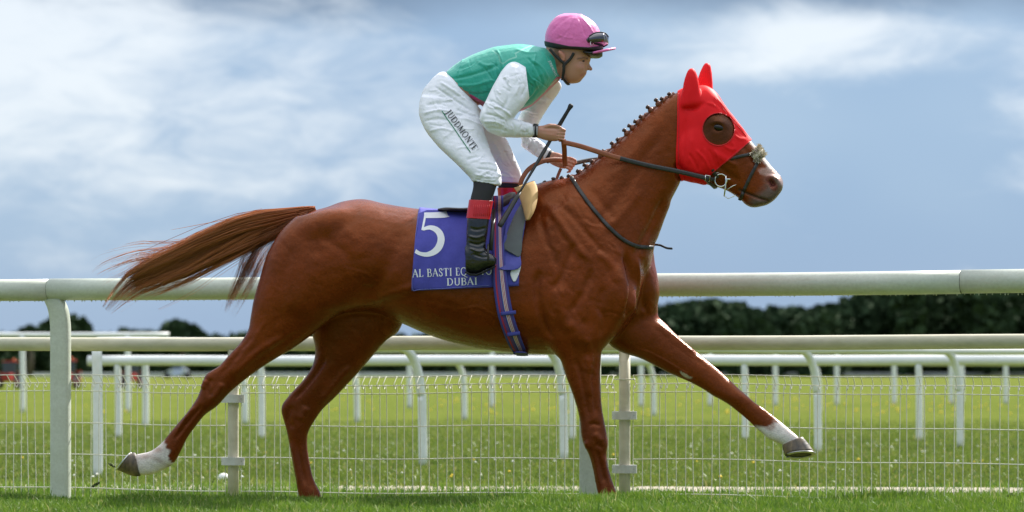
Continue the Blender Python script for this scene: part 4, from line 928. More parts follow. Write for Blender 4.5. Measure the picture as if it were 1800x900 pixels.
far_arr = arr.copy(); far_arr[:, :, 1] = 2 * np.array([[yc(900 + p[0] * 365) for p in rw] for rw in arr]) - arr[:, :, 1]
mid = (arr[0] + far_arr[0]) / 2; mid[:, 2] += .014
full = np.concatenate([arr[::-1], mid[None], far_arr]); nr_, nc_ = full.shape[:2]; V = full.reshape(-1, 3)
F = np.array([(a * nc_ + b, a * nc_ + b + 1, (a + 1) * nc_ + b + 1, (a + 1) * nc_ + b) for a in range(nr_ - 1) for b in range(nc_ - 1)], np.int32); T = np.concatenate([F[:, [0, 1, 2]], F[:, [0, 2, 3]]])
n_ = vnormals(V, T); 
if n_[:len(V) // 3, 1].mean() > 0: T = T[:, ::-1].copy(); n_ = -n_
cloth_bvh = bvh_of(V, T); Vt, Tt = thicken(V, T, n_, .003)
m_cloth = mat('violet_cloth', (.066, .066, .37), .8, noise=[(9, .5, (.085, .085, .43)), (80, .3, (.045, .045, .28))], bump=[(900, .0004), (14, .006)])
m_white_print = mat('white_print', (.80, .80, .82), .6)
saddle_cloth = tag(empty('saddle_cloth', P(820, 372, 0)), 'violet saddle cloth numbered 5 under the saddle', 'saddle cloth')
obj('cloth', Vt, Tt, m_cloth, saddle_cloth)
hem = [on_surface(cloth_bvh, x, y, .002) for x, y in crom([(736.5,380),(728,430),(725.5,470),(725.5,508),(740,508.5),(790,506.5),(860,501.5)], 6)]
MB().tube([p for p in hem if p], .0016, 5).build('hem_stitching', mat('hem_thread', (.16, .17, .50), .8), saddle_cloth)
# stroke lettering with serifs: (polyline, stroke weight) in a unit box
def arc(cx_, cy_, rx, ry, a0, a1, n=12): return [(cx_ + rx * math.cos(R(a)), cy_ + ry * math.sin(R(a))) for a in np.linspace(a0, a1, n)]
GL = {'A': (.78, [([(.02,0),(.40,1)],.6), ([(.36,1),(.74,0)],1.3), ([(.16,.34),(.58,.34)],.6), ([(-.06,.02),(.16,.02)],.5), ([(.62,.02),(.86,.02)],.5)]),
 'L': (.62, [([(.14,0),(.14,1)],1.3), ([(.0,.03),(.56,.03)],.6), ([(.56,.0),(.58,.24)],.6), ([(.0,.98),(.3,.98)],.5)]),
 'B': (.66, [([(.14,0),(.14,1)],1.3), ([(0,.97),(.34,.97)] + arc(.34,.75,.2,.22,90,-90) + [(.14,.53)],.9), (([(.14,.53),(.38,.53)] + arc(.38,.27,.24,.25,90,-90) + [(0,.02)]),.9)]),
 'S': (.55, [([(.46,.74)] + arc(.27,.75,.19,.22,20,180)[1:] + [(.14,.6),(.40,.42)] + arc(.26,.25,.21,.23,20,-165)[1:],1.0), ([(.47,.92),(.47,.72)],.5), ([(.05,.3),(.05,.06)],.5)]),
 'T': (.66, [([(.33,0),(.33,1)],1.3), ([(.02,.97),(.64,.97)],.6), ([(.03,.98),(.0,.76)],.5), ([(.63,.98),(.66,.76)],.5), ([(.18,.02),(.48,.02)],.5)]),
 'I': (.34, [([(.17,0),(.17,1)],1.3), ([(.02,.02),(.32,.02)],.5), ([(.02,.98),(.32,.98)],.5)]),
 'E': (.60, [([(.14,0),(.14,1)],1.3), ([(0,.97),(.52,.97),(.54,.78)],.6), ([(.14,.52),(.42,.52)],.6), ([(0,.03),(.54,.03),(.58,.24)],.6)]),
 'Q': (.86, [(arc(.43,.5,.38,.49,0,360,22),1.0), ([(.42,.05),(.62,-.16),(.95,-.24)],.8)]),
 'O': (.84, [(arc(.42,.5,.38,.49,0,360,22),1.0)]),
 'U': (.76, [([(.13,1),(.13,.34)] + arc(.39,.30,.26,.29,180,360) + [(.65,1)],1.0), ([(0,.98),(.28,.98)],.5), ([(.52,.98),(.78,.98)],.5)]),
 'W': (1.05, [([(.06,1),(.30,0)],1.3), ([(.30,0),(.54,1)],.6), ([(.50,1),(.76,0)],1.3), ([(.76,0),(.99,1)],.6), ([(-.04,.98),(.18,.98)],.5), ([(.88,.98),(1.1,.98)],.5)]),
 'R': (.72, [([(.14,0),(.14,1)],1.3), ([(0,.97),(.34,.97)] + arc(.34,.74,.22,.23,90,-90) + [(.14,.5)],.9), ([(.34,.5),(.7,.02)],1.2), ([(0,.02),(.3,.02)],.5)]),
 'D': (.80, [([(.14,0),(.14,1)],1.3), ([(0,.97),(.34,.97)] + arc(.34,.5,.38,.47,90,-90,16) + [(0,.03)],.95)]),
 'J': (.36, [([(.2,1),(.2,.1)] + arc(.02,.08,.18,.28,0,-110,8),1.2), ([(.05,.98),(.36,.98)],.5)]),
 'M': (.95, [([(.12,0),(.12,1)],.6), ([(.12,1),(.47,.08)],1.3), ([(.47,.08),(.82,1)],.6), ([(.82,1),(.82,0)],1.3), ([(0,.02),(.24,.02)],.5), ([(.68,.02),(.96,.02)],.5)]),
 'N': (.82, [([(.12,0),(.12,1)],.6), ([(.12,1),(.70,0)],1.3), ([(.70,0),(.70,1)],.6), ([(0,.02),(.24,.02)],.5), ([(.58,.98),(.82,.98)],.5)])}
def glyph(bvh, strokes_, o, d, up, h, wt, m, parent, off=.002, name='letter'):
    mb = MB()
    for path, tw in strokes_:
        pt = np.array(path, float)
        if len(pt) < 8:
            q = [pt[0]]
            for a, b in zip(pt[:-1], pt[1:]):
                k = max(1, int(np.linalg.norm(b - a) / .2)); q += [a + (b - a) * (i + 1) / k for i in range(k)]
            pt = np.array(q)
        t = np.gradient(pt, axis=0); t /= np.linalg.norm(t, axis=1)[:, None] + 1e-9; nn = np.stack([-t[:, 1], t[:, 0]], 1)
        # broad-nib contrast: vertical runs heavy, horizontal light
        w = wt * (tw if np.isscalar(tw) else np.array(tw)) * (.55 + .45 * np.abs(t[:, 1]))
        v = []
        for s in (1, -1):
            for (a, b), (c_, e_), ww in zip(pt, nn, np.broadcast_to(w, len(pt))):
                gx, gy = a + c_ * ww * s / 2, b + e_ * ww * s / 2; px = o[0] + d[0] * gx * h + up[0] * gy * h; py = o[1] + d[1] * gx * h + up[1] * gy * h
                q = on_surface(bvh, px, py, off); v.append(q)
        if any(q is None for q in v): continue
        n = len(pt); mb.add(v, [(i, i + 1, n + i + 1, n + i) for i in range(n - 1)])
    return mb.build(name, m, parent) if mb.v else None
def text(bvh, s, x0, y0, x1, y1, h, wt, m, parent, off=.002, aspect=1.0, upv=None):
    d = np.array([x1 - x0, y1 - y0], float); L_ = np.linalg.norm(d); d /= L_; up = np.array(upv if upv is not None else (d[1], -d[0]), float)
    adv = [(GL[c_][0] + .16) if c_ != ' ' else .42 for c_ in s]; k = L_ / (sum(adv) * h); x = 0
    for c_, a in zip(s, adv):
        if c_ != ' ': glyph(bvh, GL[c_][1], (x0 + d[0] * x, y0 + d[1] * x), d * k, up, h, wt, m, parent, off)
        x += a * h * k
text(cloth_bvh, 'AL BASTI EQUIWO', 725.5, 487.5, 866, 482.5, 14, .14, m_white_print, saddle_cloth)
text(cloth_bvh, 'DUBAI', 786, 502, 841, 500.5, 12.8, .14, m_white_print, saddle_cloth)
five = [([(.30,.92),(.80,.93),(1.0,.96)], [.12,.13,.15]), ([(.34,.95),(.25,.58)], .055), ([(.27,.60),(.45,.64),(.62,.60),(.74,.50),(.78,.36),(.72,.20),(.58,.08),(.38,.02),(.18,.04),(.05,.10)], [.06,.09,.13,.17,.19,.18,.14,.10,.08,.09]), ([(.04,.03),(.07,.22)], .09)]
mb5 = [(p_, w_) for p_, w_ in five]
def five_glyph():
    mb = MB(); o = np.array((727., 449.)); sx, sy = 62., 76.
    for path, tw in five:
        pt = crom(path, 4) if len(path) > 2 else np.array([np.array(path[0]) + (np.array(path[1]) - np.array(path[0])) * t for t in np.linspace(0, 1, 6)])
        w = np.interp(np.linspace(0, 1, len(pt)), np.linspace(0, 1, len(np.atleast_1d(tw))), np.atleast_1d(tw)) * 1.05; t = np.gradient(pt, axis=0); t /= np.linalg.norm(t, axis=1)[:, None] + 1e-9; nn = np.stack([-t[:, 1], t[:, 0]], 1); v = []
        for s in (1, -1): v += [on_surface(cloth_bvh, o[0] + (a + c_ * ww * s / 2) * sx, o[1] - (b + e_ * ww * s / 2) * sy, .002) for (a, b), (c_, e_), ww in zip(pt, nn, w)]
        if any(q is None for q in v): continue
        n = len(pt); mb.add(v, [(i, i + 1, n + i + 1, n + i) for i in range(n - 1)])
    return mb.build('number', m_white_print, saddle_cloth)
five_glyph()
# saddle: low seat, flaps, tan pad, stirrups
saddle = tag(empty('racing_saddle', P(860, 365, 0)), 'small racing saddle with grey and violet flaps and a tan pad', 'saddle')
m_seat = mat('saddle_leather', (.05, .03, .025), .4, bump=[(120, .0006)]); m_grey = mat('grey_suede', (.125, .135, .14), .7, noise=[(14, .5, (.09, .095, .10))]); m_padt = mat('tan_suede', (.52, .33, .13), .75, noise=[(18, .5, (.42, .25, .09))])
m_violet = mat('violet_lining', (.06, .065, .34), .6, noise=[(12, .5, (.08, .085, .40))], bump=[(10, .008)])
v, f = loft([(770,367,770,371,.06,.0), (785,365,785,372,.12,0), (815,366,815,374,.14,0), (850,361,850,374,.12,0), (880,346,884,372,.10,0), (897,338,902,365,.07,0), (906,338,908,352,.03,0)], 24, 4); obj('seat', v, f, m_seat, saddle)
def sheet(name, poly, offs, m, thick=.004, bvh=None, ex=0.0):
    """a flap: triangulated outline laid off the horse's side by offs metres"""
    poly = [tuple(p) for p in crom(list(poly) + [poly[0]], 4)[:-1]]; xs_ = [p[0] for p in poly]; ys_ = [p[1] for p in poly]; st = 3.0; g = np.array([(x, y) for y in np.arange(min(ys_) - st, max(ys_) + 2 * st, st) for x in np.arange(min(xs_) - st, max(xs_) + 2 * st, st)])
    nx = len(np.arange(min(xs_) - st, max(xs_) + 2 * st, st)); ny = len(g) // nx; sd_ = inpoly(g, poly); V = []
    for x, y in g:
        q = on_surface(horse_bvh, x, max(y, np.interp(x, top_px, top_py) + 2), 0); yy = q.y if q else -.2; V.append(P(x, y, yy - (offs(x, y) if callable(offs) else offs)))
    F = np.array([(j * nx + i, j * nx + i + 1, (j + 1) * nx + i + 1, (j + 1) * nx + i) for j in range(ny - 1) for i in range(nx - 1)], np.int32); V = np.array(V); v, t = clip_mesh(V, F, sd_); n_ = vnormals(v, t)
    if n_[:, 1].mean() > 0: t = t[:, ::-1].copy(); n_ = -n_
    v, t = thicken(v, t, n_, thick); return obj(name, v, t, m, saddle)
sheet('violet_flap', [(896,352),(912,345),(925,346),(922,400),(915,445),(916,466),(906,474),(884,474),(867,469),(868,458),(880,440),(889,400)], lambda x, y: .030 + .012 * math.sin((y - 440) * .09 + x * .04), m_violet, .005)
sheet('grey_flap', [(924,347),(924,380),(919,412),(915,450),(902,446),(884,433),(893,405),(907,372)], lambda x, y: .046 - .0004 * (y - 400) + .006 * math.sin(x * .12), m_grey, .004)
sheet('white_lining', [(913,458),(916,466),(912,482),(904,496),(897,480),(905,468)], .026, m_white_print, .003)
tp = []
outer = [(905,331),(912,342),(917,355),(921,368),(924,380),(926,388)]; inner = [(938,319),(943,330),(943.5,345),(941,360),(936,374),(929,386)]
oo = crom(outer, 3); ii = crom(inner, 3)
for k in range(len(oo)):                               # curled tan pad in front of the saddle, its front lip rolled outwards
    a = k / (len(oo) - 1); rowp = []
    for j in range(13):
        b = j / 12; x = oo[k][0] + (ii[k][0] - oo[k][0]) * b; y = oo[k][1] + (ii[k][1] - oo[k][1]) * b; rowp.append(P(x, y, yc(925) - .10 - .155 * math.sin(a * 1.5) - .030 * math.sin(b * math.pi) - .022 * b))
    for j in range(1, 6):                              # the lip turns back under
        th = j / 5 * 2.6; x = ii[k][0] - 3.2 * (1 - math.cos(th)); y = ii[k][1]; rowp.append(P(x, y, yc(925) - .10 - .155 * math.sin(a * 1.5) - .022 + .010 * math.sin(th) + .006 * j))
    tp.append(rowp)
nc = len(tp[0]); V = np.array(tp).reshape(-1, 3); F = np.array([(a * nc + b, a * nc + b + 1, (a + 1) * nc + b + 1, (a + 1) * nc + b) for a in range(len(tp) - 1) for b in range(nc - 1)], np.int32); T = np.concatenate([F[:, [0, 1, 2]], F[:, [0, 2, 3]]]); n_ = vnormals(V, T); V2, T2 = thicken(V, T, n_, .005); obj('tan_pad', V2, T2, m_padt, saddle)
for s_ in (-1, 1):                                     # stirrup leathers and irons
    yy = -.345 if s_ < 0 else .345
    MB().tube([P(868, 368, s_ * .24), P(866, 400, yy * .93), P(862, 440, yy)], .011, 6, flat=.25, up=(0, -1, 0)).build('stirrup_leather', m_lea, saddle)
    pts = [P(862 + 15 * math.sin(a), 466 - 22 * (1 + math.cos(a)) * .62, yy + .045 * math.sin(a) * 0) for a in np.linspace(-2.6, 2.6, 20)]; pts = [Vector((Vector(P(858, 0, yy)).x, yy + .052 * math.sin(a), P(0, 470 - 20 * (1 + math.cos(a)), yy)[2])) for a in np.linspace(-2.75, 2.75, 22)]
    MB().tube(pts + [pts[0]], .005, 6).build('stirrup_iron', m_met if s_ > 0 else m_lea, saddle)
# striped girth
def band(name, parent, ctr, wid, stripes, off, smooth_=True):
    cs = crom(ctr, 6); ws = np.interp(np.linspace(0, 1, len(cs)), np.linspace(0, 1, len(wid)), wid); edges = np.concatenate([[0], np.cumsum([s for s, _ in stripes])]); edges /= edges[-1]; mb = MB(); V = []
    t = np.gradient(cs, axis=0); t /= np.linalg.norm(t, axis=1)[:, None]; nn = np.stack([-t[:, 1], t[:, 0]], 1)
    for c_, n_, w in zip(cs, nn, ws):
        q0 = on_surface(cloth_bvh if False else horse_bvh, c_[0], c_[1], 0)
        for e in edges:
            x, y = c_ - n_ * (e - .5) * w; q = on_surface(horse_bvh, x, y, 0) or q0; V.append(Vector(P(x, y, (q.y if q else -.2) - off)))
    k = len(edges); f = []; mi = []
    for i in range(len(cs) - 1):
        for j in range(k - 1): f.append((i * k + j, i * k + j + 1, (i + 1) * k + j + 1, (i + 1) * k + j)); mi.append(stripes[j][1])
    mb.v = [tuple(p) for p in V]; mb.f = f; mb.mi = mi
    near = len(V); mv = [tuple(mirror(p)) for p in V]
    return mb, mv, f, mi
gm = [mat('girth_blue', (.045, .05, .27), .7), mat('girth_red', (.42, .02, .05), .7), mat('girth_white', (.66, .64, .66), .7), mat('girth_violet', (.14, .05, .22), .7)]
stripes = [(.16,0),(.12,1),(.05,0),(.10,3),(.12,0),(.045,2),(.05,1),(.045,2),(.05,1),(.045,2),(.10,3),(.16,0)]
girth = tag(empty('girth', P(895, 500, -.28)), 'violet girth strap with red and white stripes round the horse belly', 'girth')
mb, mv, f, mi = band('girth', girth, [(875,344),(876,400),(877,450),(880,500),(888,550),(901,590),(914,619)], [19,19,20,26,27,26,22], stripes, .028)
n0 = len(mb.v); gi = mb.build('girth_band', gm, girth); 
m2 = MB(); m2.v = mv; m2.f = [q[::-1] for q in f]; m2.mi = mi; m2.build('girth_band', gm, girth)
for o_ in girth.children:
    md = o_.modifiers.new('thick', 'SOLIDIFY'); md.thickness = .004; md.offset = -1
for x, y, w in ((893,548,26), (903,580,22)):
    pts = [on_surface(horse_bvh, x + k, y - k * .1, .034) for k in np.linspace(-w / 2, w / 2, 7)]; pts = [p for p in pts if p]; MB().tube(pts, .010, 8, flat=.35, up=[Vector((0, -1, 0))] * len(pts)).build('keeper_loop', gm[0], girth)
bt = [P(914,619,yc(914) - .20), P(918,624,yc(914) - .10), P(918,625,yc(914)), P(918,624,yc(914) + .10), P(914,619,yc(914) + .20)]; strap('belly_band', bt, .06, .006, gm[0], girth, ups=Vector((0, 0, -1)))
# ---------------------------------------------------------------- the jockey
def shr(ribs, d):                                      # the same ribs pulled in by d metres (skin under cloth)
    out = []
    for r_ in ribs:
        r_ = list(r_); a = np.array(r_[:2], float); b = np.array(r_[2:4], float); u = (b - a) / (np.linalg.norm(b - a) + 1e-9); k = min(d * 365, np.linalg.norm(b - a) * .4); a = a + u * k; b = b - u * k
        out.append((a[0], a[1], b[0], b[1], max(r_[4] - d, .012)) + tuple(r_[5:]))
    return out
torso = [(783,128,826,178,.135,0), (807,108.5,852,189,.155,0), (833,95.5,873,197,.165,0), (867,83.5,902,198,.175,0), (900,78.5,932,188,.185,0), (928,79.5,955,168,.165,0), (948,82.5,972,152,.115,0), (962,87,983,141,.066,0)]
collar = [(952,84,976,146,.07,0), (964,88,984,139,.062,0), (970,91,987,137,.058,0)]
neck_ = [(955,90,975,140,.05,0), (970,94,990,134,.048,0), (982,92,1000,130,.05,0)]
pelvis = [(783,127,832,180,.13,0), (772,128,842,190,.15,0), (756,143,846,205,.165,0), (742,162,842,218,.165,0), (737,185,815,225,.15,0), (742,205,790,222,.10,0)]
near_thigh = [(741,170,838,186,.075,-.095), (736,190,846,206,.088,-.115), (740,213,850,226,.09,-.14), (753,237,856,246,.085,-.175), (772,259,863,267,.078,-.215), (793,280,872,286,.07,-.25), (812,298,880,303,.064,-.275), (826,313,882,320,.06,-.285), (829,319,880,327,.056,-.29)]
far_thigh = [(770,180,850,196,.075,.10), (790,205,866,212,.085,.13), (825,225,880,228,.08,.17), (846,250,895,253,.072,.21), (860,276,906,279,.066,.24), (868,300,916,302,.06,.265), (872,320,918,322,.055,.28)]
near_shank = [(830,312,877,318,.05,-.288), (831,328,873,330,.048,-.30), (826,350,866,353,.047,-.315), (821,384,860,386,.044,-.33), (819.5,410,857,410,.042,-.337), (819,432,854,430,.038,-.342), (818,446,856,443,.037,-.345)]
far_shank = [(872,312,914,316,.05,.283), (876,335,914,338,.047,.30), (876,360,912,362,.045,.32), (872,395,908,397,.043,.335), (868,430,902,430,.038,.342), (866,446,902,444,.037,.345)]
near_foot = [(818,436,818,470,.024,-.345), (820,434,820,479,.034,-.345), (834,434,835,481.5,.038,-.347), (846,438,848,477,.04,-.349), (858,443,860,471,.042,-.352), (868,449,869,467.5,.038,-.353), (873,454,873.5,463,.02,-.353)]
far_foot = [(p[0] + 47, p[1], p[2] + 47, p[3], p[4], -p[5]) for p in near_foot]
near_arm_u = [(908,107,934,124,.022,-.15), (896,110,941,139,.05,-.168), (884,121,943,153,.06,-.185), (873,139,932,171,.062,-.205), (863,158,917,190,.06,-.225), (853,178,902,208,.058,-.24), (845,196,890,220,.056,-.25), (842,210,880,228,.05,-.25)]
near_arm_l = [(850,192,845,216,.045,-.25), (872,200,858,231,.052,-.247), (893,206,882,240.5,.05,-.235), (913,211.5,906,242,.044,-.21), (928,215.5,924,241.5,.036,-.185), (940,218.5,938,241,.031,-.165)]
far_arm_u = [(945,118,985,145,.05,.165), (940,150,986,156,.06,.185), (924,182,965,187,.058,.205), (910,208,949,213,.054,.225), (904,228,942,234,.05,.235)]
far_arm_l = [(905,225,920,248,.045,.235), (934,236,916,257,.045,.22), (953,250,936,271,.04,.17), (969,264,956,284,.033,.11)]
head_r = [(1013,146,1000,147,.022,0), (1020,143,989,140,.042,0), (1025,137.5,982,131,.054,0), (1030,131,976,122,.061,0), (1032,125,970,113,.066,0), (1034,117,966,104,.070,0), (1037,108,962,94,.073,0), (1039,100,960,84,.075,0), (1040,90,960,74,.076,0), (1042,78,962,60,.076,0), (1036,60,970,46,.066,0), (1020,44,984,40,.04,0)]
J = 'jockey'
near_hand = [(938,221,938,241,.024,-.165), (948,221,947,243,.022,-.158), (960,220.5,958,246.5,.024,-.15), (973,221.5,970,248.5,.025,-.142), (984,224,980,248,.022,-.135), (989,228,986,245,.014,-.13)]
far_hand = [(957,268,950,280,.024,.12), (968,267,961,284,.022,.10), (979,268,973,291,.024,.075), (990,272,986,296,.024,.055), (998,277,995,297,.018,.045)]
def chain(pts, rad, n=10): v, f = tube([P(*p) for p in pts], rad, n); return np.array([tuple(q) for q in v]), f
fing = []
for i in range(4):
    y0 = 226.5 + 5.6 * i; x0 = 982 - 1.0 * i; fing.append(chain([(x0 - 6, y0, -.146), (x0 + 4, y0 - .5, -.150), (x0 + 11, y0 + 2.2, -.142), (x0 + 11, y0 + 4.6, -.118), (x0 + 2, y0 + 4.5, -.105)], [.0075, .0078, .0074, .0068, .006]))
fing.append(chain([(955,224,-.165), (966,220.5,-.163), (977,221,-.155), (987,225,-.150)], [.010, .0102, .0092, .0075]))
for i in range(4):
    x0 = 1000 - 3.5 * i; y0 = 279 + 5.2 * i; fing.append(chain([(x0 - 8, y0 - 3, .048), (x0 + 4, y0 - 1, .035), (x0 + 12, y0 + 2.5, .026), (x0 + 13.5, y0 + 7, .034), (x0 + 6, y0 + 8.5, .05)], [.0074, .0076, .0072, .0068, .006]))
fing.append(chain([(972,278,.055), (984,285,.03), (993,291,.018), (999,297,.02)], [.010, .010, .009, .0075]))
d_ = .011
body_parts = [(*loft(shr(torso, d_), 28), 0), (*loft(neck_, 24), .02), (*loft(head_r, 32, 4, 2.3), .015), (*loft(shr(pelvis, d_)), .03), (*loft(shr(near_thigh, d_)), .03), (*loft(shr(far_thigh, d_)), .03), (*loft(shr(near_shank, .009)), .02), (*loft(shr(far_shank, .009)), .02),
   (*loft(shr(near_foot, .008)), .015), (*loft(shr(far_foot, .008)), .015), (*loft(shr(near_arm_u[3:], .02)), .008), (*loft(shr(near_arm_l, .011)), .02), (*loft(shr(far_arm_u[1:], .02)), .008), (*loft(shr(far_arm_l, .011)), .02), (*loft(near_hand, 20), .012), (*loft(far_hand, 20), .012)]
for q in fing: body_parts.append((*q, .003))
body_parts += [(*ellipsoid(1034, 116.5, 0, 8.5, 4.0, .012, 52, 12), .008), (*ellipsoid(1037.5, 121, 0, 4.4, 3.2, .0155, 20, 10), .006),      # nose
   (*ellipsoid(1027.5, 127.6, 0, 3.4, 1.7, .021, 10, 10), .003), (*ellipsoid(1026, 132, 0, 3.0, 1.9, .018, 0, 10), .003), (*ellipsoid(1014, 140.5, 0, 6.5, 4.5, .022, 0, 10), .008),  # lips, chin
   (*ellipsoid(1032, 103.5, 0, 5, 3, .055, 30, 12), .010), (*ellipsoid(1016, 118, -.045, 10, 7, .018, 20, 12), .012), (*ellipsoid(1016, 118, .045, 10, 7, .018, 20, 12), .012)]   # brow, cheekbones
jv, jf = sdf_mesh(body_parts, .0042, 8, 1); jf = orient(jv, jf); jn = vnormals(jv, jf)
jv = sculpt(jv, jn, [([(1029,106),(1023,107.5),(1017,108)],2.2,-4.5,BO), ([(1033,104),(1026,102.5),(1016,104)],1.8,2.2,BO), ([(1030,129.6),(1025,131),(1020,133.2)],1.1,-2.2,BO), ([(1034,123.5),(1030,126)],1.2,-1.6,BO), ([(1036,122.5)],1.5,-2.2,BO),
   ([(948,228),(960,229),(976,230)],2,1.2,NR), ([(950,234),(962,236),(976,238)],2,1.2,NR), ([(984,226),(983,244)],2.2,2.0,NR), ([(978,231),(986,231.5),(995,232.5)],1.2,-3.2,NR), ([(977,236.5),(985,237),(994,238)],1.2,-3.2,NR), ([(976,242),(984,242.5),(993,243.5)],1.2,-3.2,NR), ([(958,226),(970,225),(984,228)],1.3,-2.6,NR), ([(996,281),(1006,281),(1016,286)],1.2,-3,NR), ([(993,286),(1003,287),(1013,292)],1.2,-3,NR), ([(990,291),(1000,292.5),(1008,297)],1.2,-3,NR), ([(990,134),(984,128),(981,118)],3,-2.5,BO)])
m_skin = mat('skin', (.52, .27, .185), .5, attr='col', sss=.12, noise=[(60, .25, (.55, .22, .15), (1, 1, 1))], bump=[(320, .0004)])
ju = PIX(jv); jc = np.tile(np.array([.50, .255, .175]), (len(jv), 1))
def jp(m, rgb):
    global jc
    jc = jc * (1 - m[:, None]) + np.array(rgb) * m[:, None]
jp(sstep(3.0 - poly_dist(ju, [(1029,129),(1025,131),(1021,133)])[0], 0, 2.2) * .6, (.40, .11, .095))
jp(sstep(2.2 - poly_dist(ju, [(1033,103),(1026,101.5),(1015,103.5)])[0], 0, 1.6) * .85, (.10, .05, .03))
jp(sstep(9 - np.linalg.norm(ju - [1016, 118], axis=1), 0, 9) * .3, (.55, .20, .15))
jp(sstep(14 - poly_dist(ju, [(985,92),(975,108)])[0], 0, 6) * .8 * (ju[:, 0] < 986) * (ju[:, 1] < 118), (.16, .085, .045))     # short hair behind the ear
hand = (ju[:, 0] > 940) & (ju[:, 1] > 215) & (ju[:, 1] < 305)
jp(hand * sstep(wob(jv, 130, 3), -.1, .5) * .35, (.60, .24, .18))
person = tag(empty('person', P(840, 470, 0)), 'jockey in green and white silks and pink cap crouched over the saddle', 'person')
jbody = obj('body', jv, jf, m_skin, person); cattr(jbody, 'col', jc); jbvh = bvh_of(jv, jf)
m_eyew = mat('eye_white_shaded', (.16, .11, .09), .3); m_iris = mat('iris', (.02, .018, .02), .1)  # eye whites darkened: shade under the peak is put into their colour
for s_ in (-1, 1):
    v, f = ellipsoid(1024.5, 107.3, s_ * .047, 3.6, 1.7, .010, 12, 8); e = obj('eye', v, f, m_eyew, person); v, f = ellipsoid(1026.2, 107.2, s_ * .0535, 1.5, 1.5, .0055, 0, 8); obj('iris', v, f, m_iris, e)
    er, ef = sdf_mesh([(*ellipsoid(988.5, 98, s_ * .078, 8.5, 5.2, .010, 70, 12), 0), (*ellipsoid(985.5, 94, s_ * .083, 6.5, 3.2, .008, 60, 12), .004), (*ellipsoid(990, 105, s_ * .078, 3.5, 3, .008, 0, 10), .004)], .003, 6, 1)
    ear_ = obj('ear', er, orient(er, ef), mat('ear_skin', (.52, .22, .15), .5, sss=.15), person)
# garments --------------------------------------------------
def creases(axis, half, n, seed, side=NR, length=(10, 26), w=(1.6, 2.6), h=(1.2, 3.0), skew=25):
    """random cloth creases lying across a limb whose middle line is 'axis' (photo pixels)"""
    r = np.random.default_rng(seed); ax_ = crom(axis, 6); out = []
    for _ in range(n):
        i = r.integers(1, len(ax_) - 1); t = ax_[i + 1] - ax_[i - 1]; t = t / (np.linalg.norm(t) + 1e-9); a = R(90 + r.normal(0, skew)); d = np.array([t[0] * math.cos(a) - t[1] * math.sin(a), t[0] * math.sin(a) + t[1] * math.cos(a)])
        c_ = ax_[i] + np.array([-t[1], t[0]]) * r.uniform(-half, half) * .7; l = r.uniform(*length) / 2; k = r.normal(0, 2.5); pn = np.array([-d[1], d[0]])
        out.append(([tuple(c_ - d * l), tuple(c_ + pn * k), tuple(c_ + d * l)], r.uniform(*w), r.choice([-1, 1]) * r.uniform(*h), side))
    return out
def garment(parts, vox, strokes_, wr, smooth_=1, shrink=0.0):
    v, f = sdf_mesh(parts, vox, 8, 1, shrink); f = orient(v, f); v = smooth_verts(v, f, smooth_, .4); n = vnormals(v, f); v = sculpt(v, n, [(q[0], q[1] * .72, q[2] * 1.25) + tuple(q[3:]) for q in strokes_])
    n = vnormals(v, f); 
    for (sx, sy, sz), amp, sd_ in wr: v = v + n * (wob(v * [sx, sy, sz], 1.0, sd_) * amp)[:, None]
    return v, f
vest_st = [([(786,140),(820,134),(852,124),(880,112)],4,-5,BO), ([(792,150),(832,150),(868,140)],4,5,BO), ([(806,160),(842,166),(872,156)],4,-5,BO), ([(822,170),(850,176),(872,170)],3.5,4,BO), ([(868,86),(877,104),(879,126),(870,146)],2.6,-4.5,BO), ([(872,86),(882,104),(884,124)],2.6,3.5,BO),
   ([(940,158),(925,174),(902,190)],4,4,BO), ([(950,150),(936,170),(915,186)],3.4,-4,BO), ([(932,104),(952,118),(966,142)],3.4,3.5,BO), ([(926,100),(944,122),(955,150)],3.4,-3.5,BO), ([(905,86),(925,92),(945,92)],3,3,BO), ([(835,104),(850,114),(868,116)],4,3.5,BO), ([(800,122),(826,116),(846,104)],4,-3,BO), ([(884,160),(895,178),(900,192)],4,-4,BO), ([(960,94),(968,112),(980,134)],2,-3,BO)]
vv, vf = garment([(*loft(torso, 32, 5, 2.3), 0), (*loft(collar, 28), .01)], .0040, vest_st + creases([(800,140),(850,145),(900,140),(950,125)], 40, 34, 141, NR, (14, 40)), [((45, 20, 60), .0024, 41), ((110, 60, 120), .0010, 42)], 1)
vu = PIX(vv); vvn = vnormals(vv, vf)
sv = np.minimum(inpoly(vu, [(779,110),(783,139),(800,153),(833,174),(856,194),(905,204),(940,190),(975,155),(988,139),(980,128),(972,86),(960,70),(760,60)]), 1e9)
v, f = clip_mesh(vv, vf, sv); v, f = thicken(v, f, vnormals(v, f), .004)
m_vest = mat('green_satin', (.012, .26, .15), .38, spec=.5, attr='col', sheen=.2, bump=[(700, .0003), (38, .004)])
vest = obj('vest', v, f, m_vest, person); u_ = PIX(v); cc = np.tile(np.array([.018, .38, .28]), (len(v), 1))
pink = np.maximum(sstep(7 - poly_dist(u_, [(826,172),(850,186),(880,200),(905,203),(938,189),(962,166),(982,141)])[0], 0, 1.5), sstep(3.5 - poly_dist(u_, [(780,118),(783,132)])[0], 0, 1.5)); cc = cc * (1 - pink[:, None]) + np.array([.55, .04, .17]) * pink[:, None]
pipe = np.maximum(sstep(1.5 - poly_dist(u_, [(866,89),(877,97),(879,108),(884,112),(896,104),(908,100),(906,94),(920,86),(934,80)])[0], 0, .8), sstep(1.5 - poly_dist(u_, [(968,150),(980,139)])[0], 0, .8)) * .6; cc = cc * (1 - pipe[:, None]) + np.array([.30, .62, .50]) * pipe[:, None]
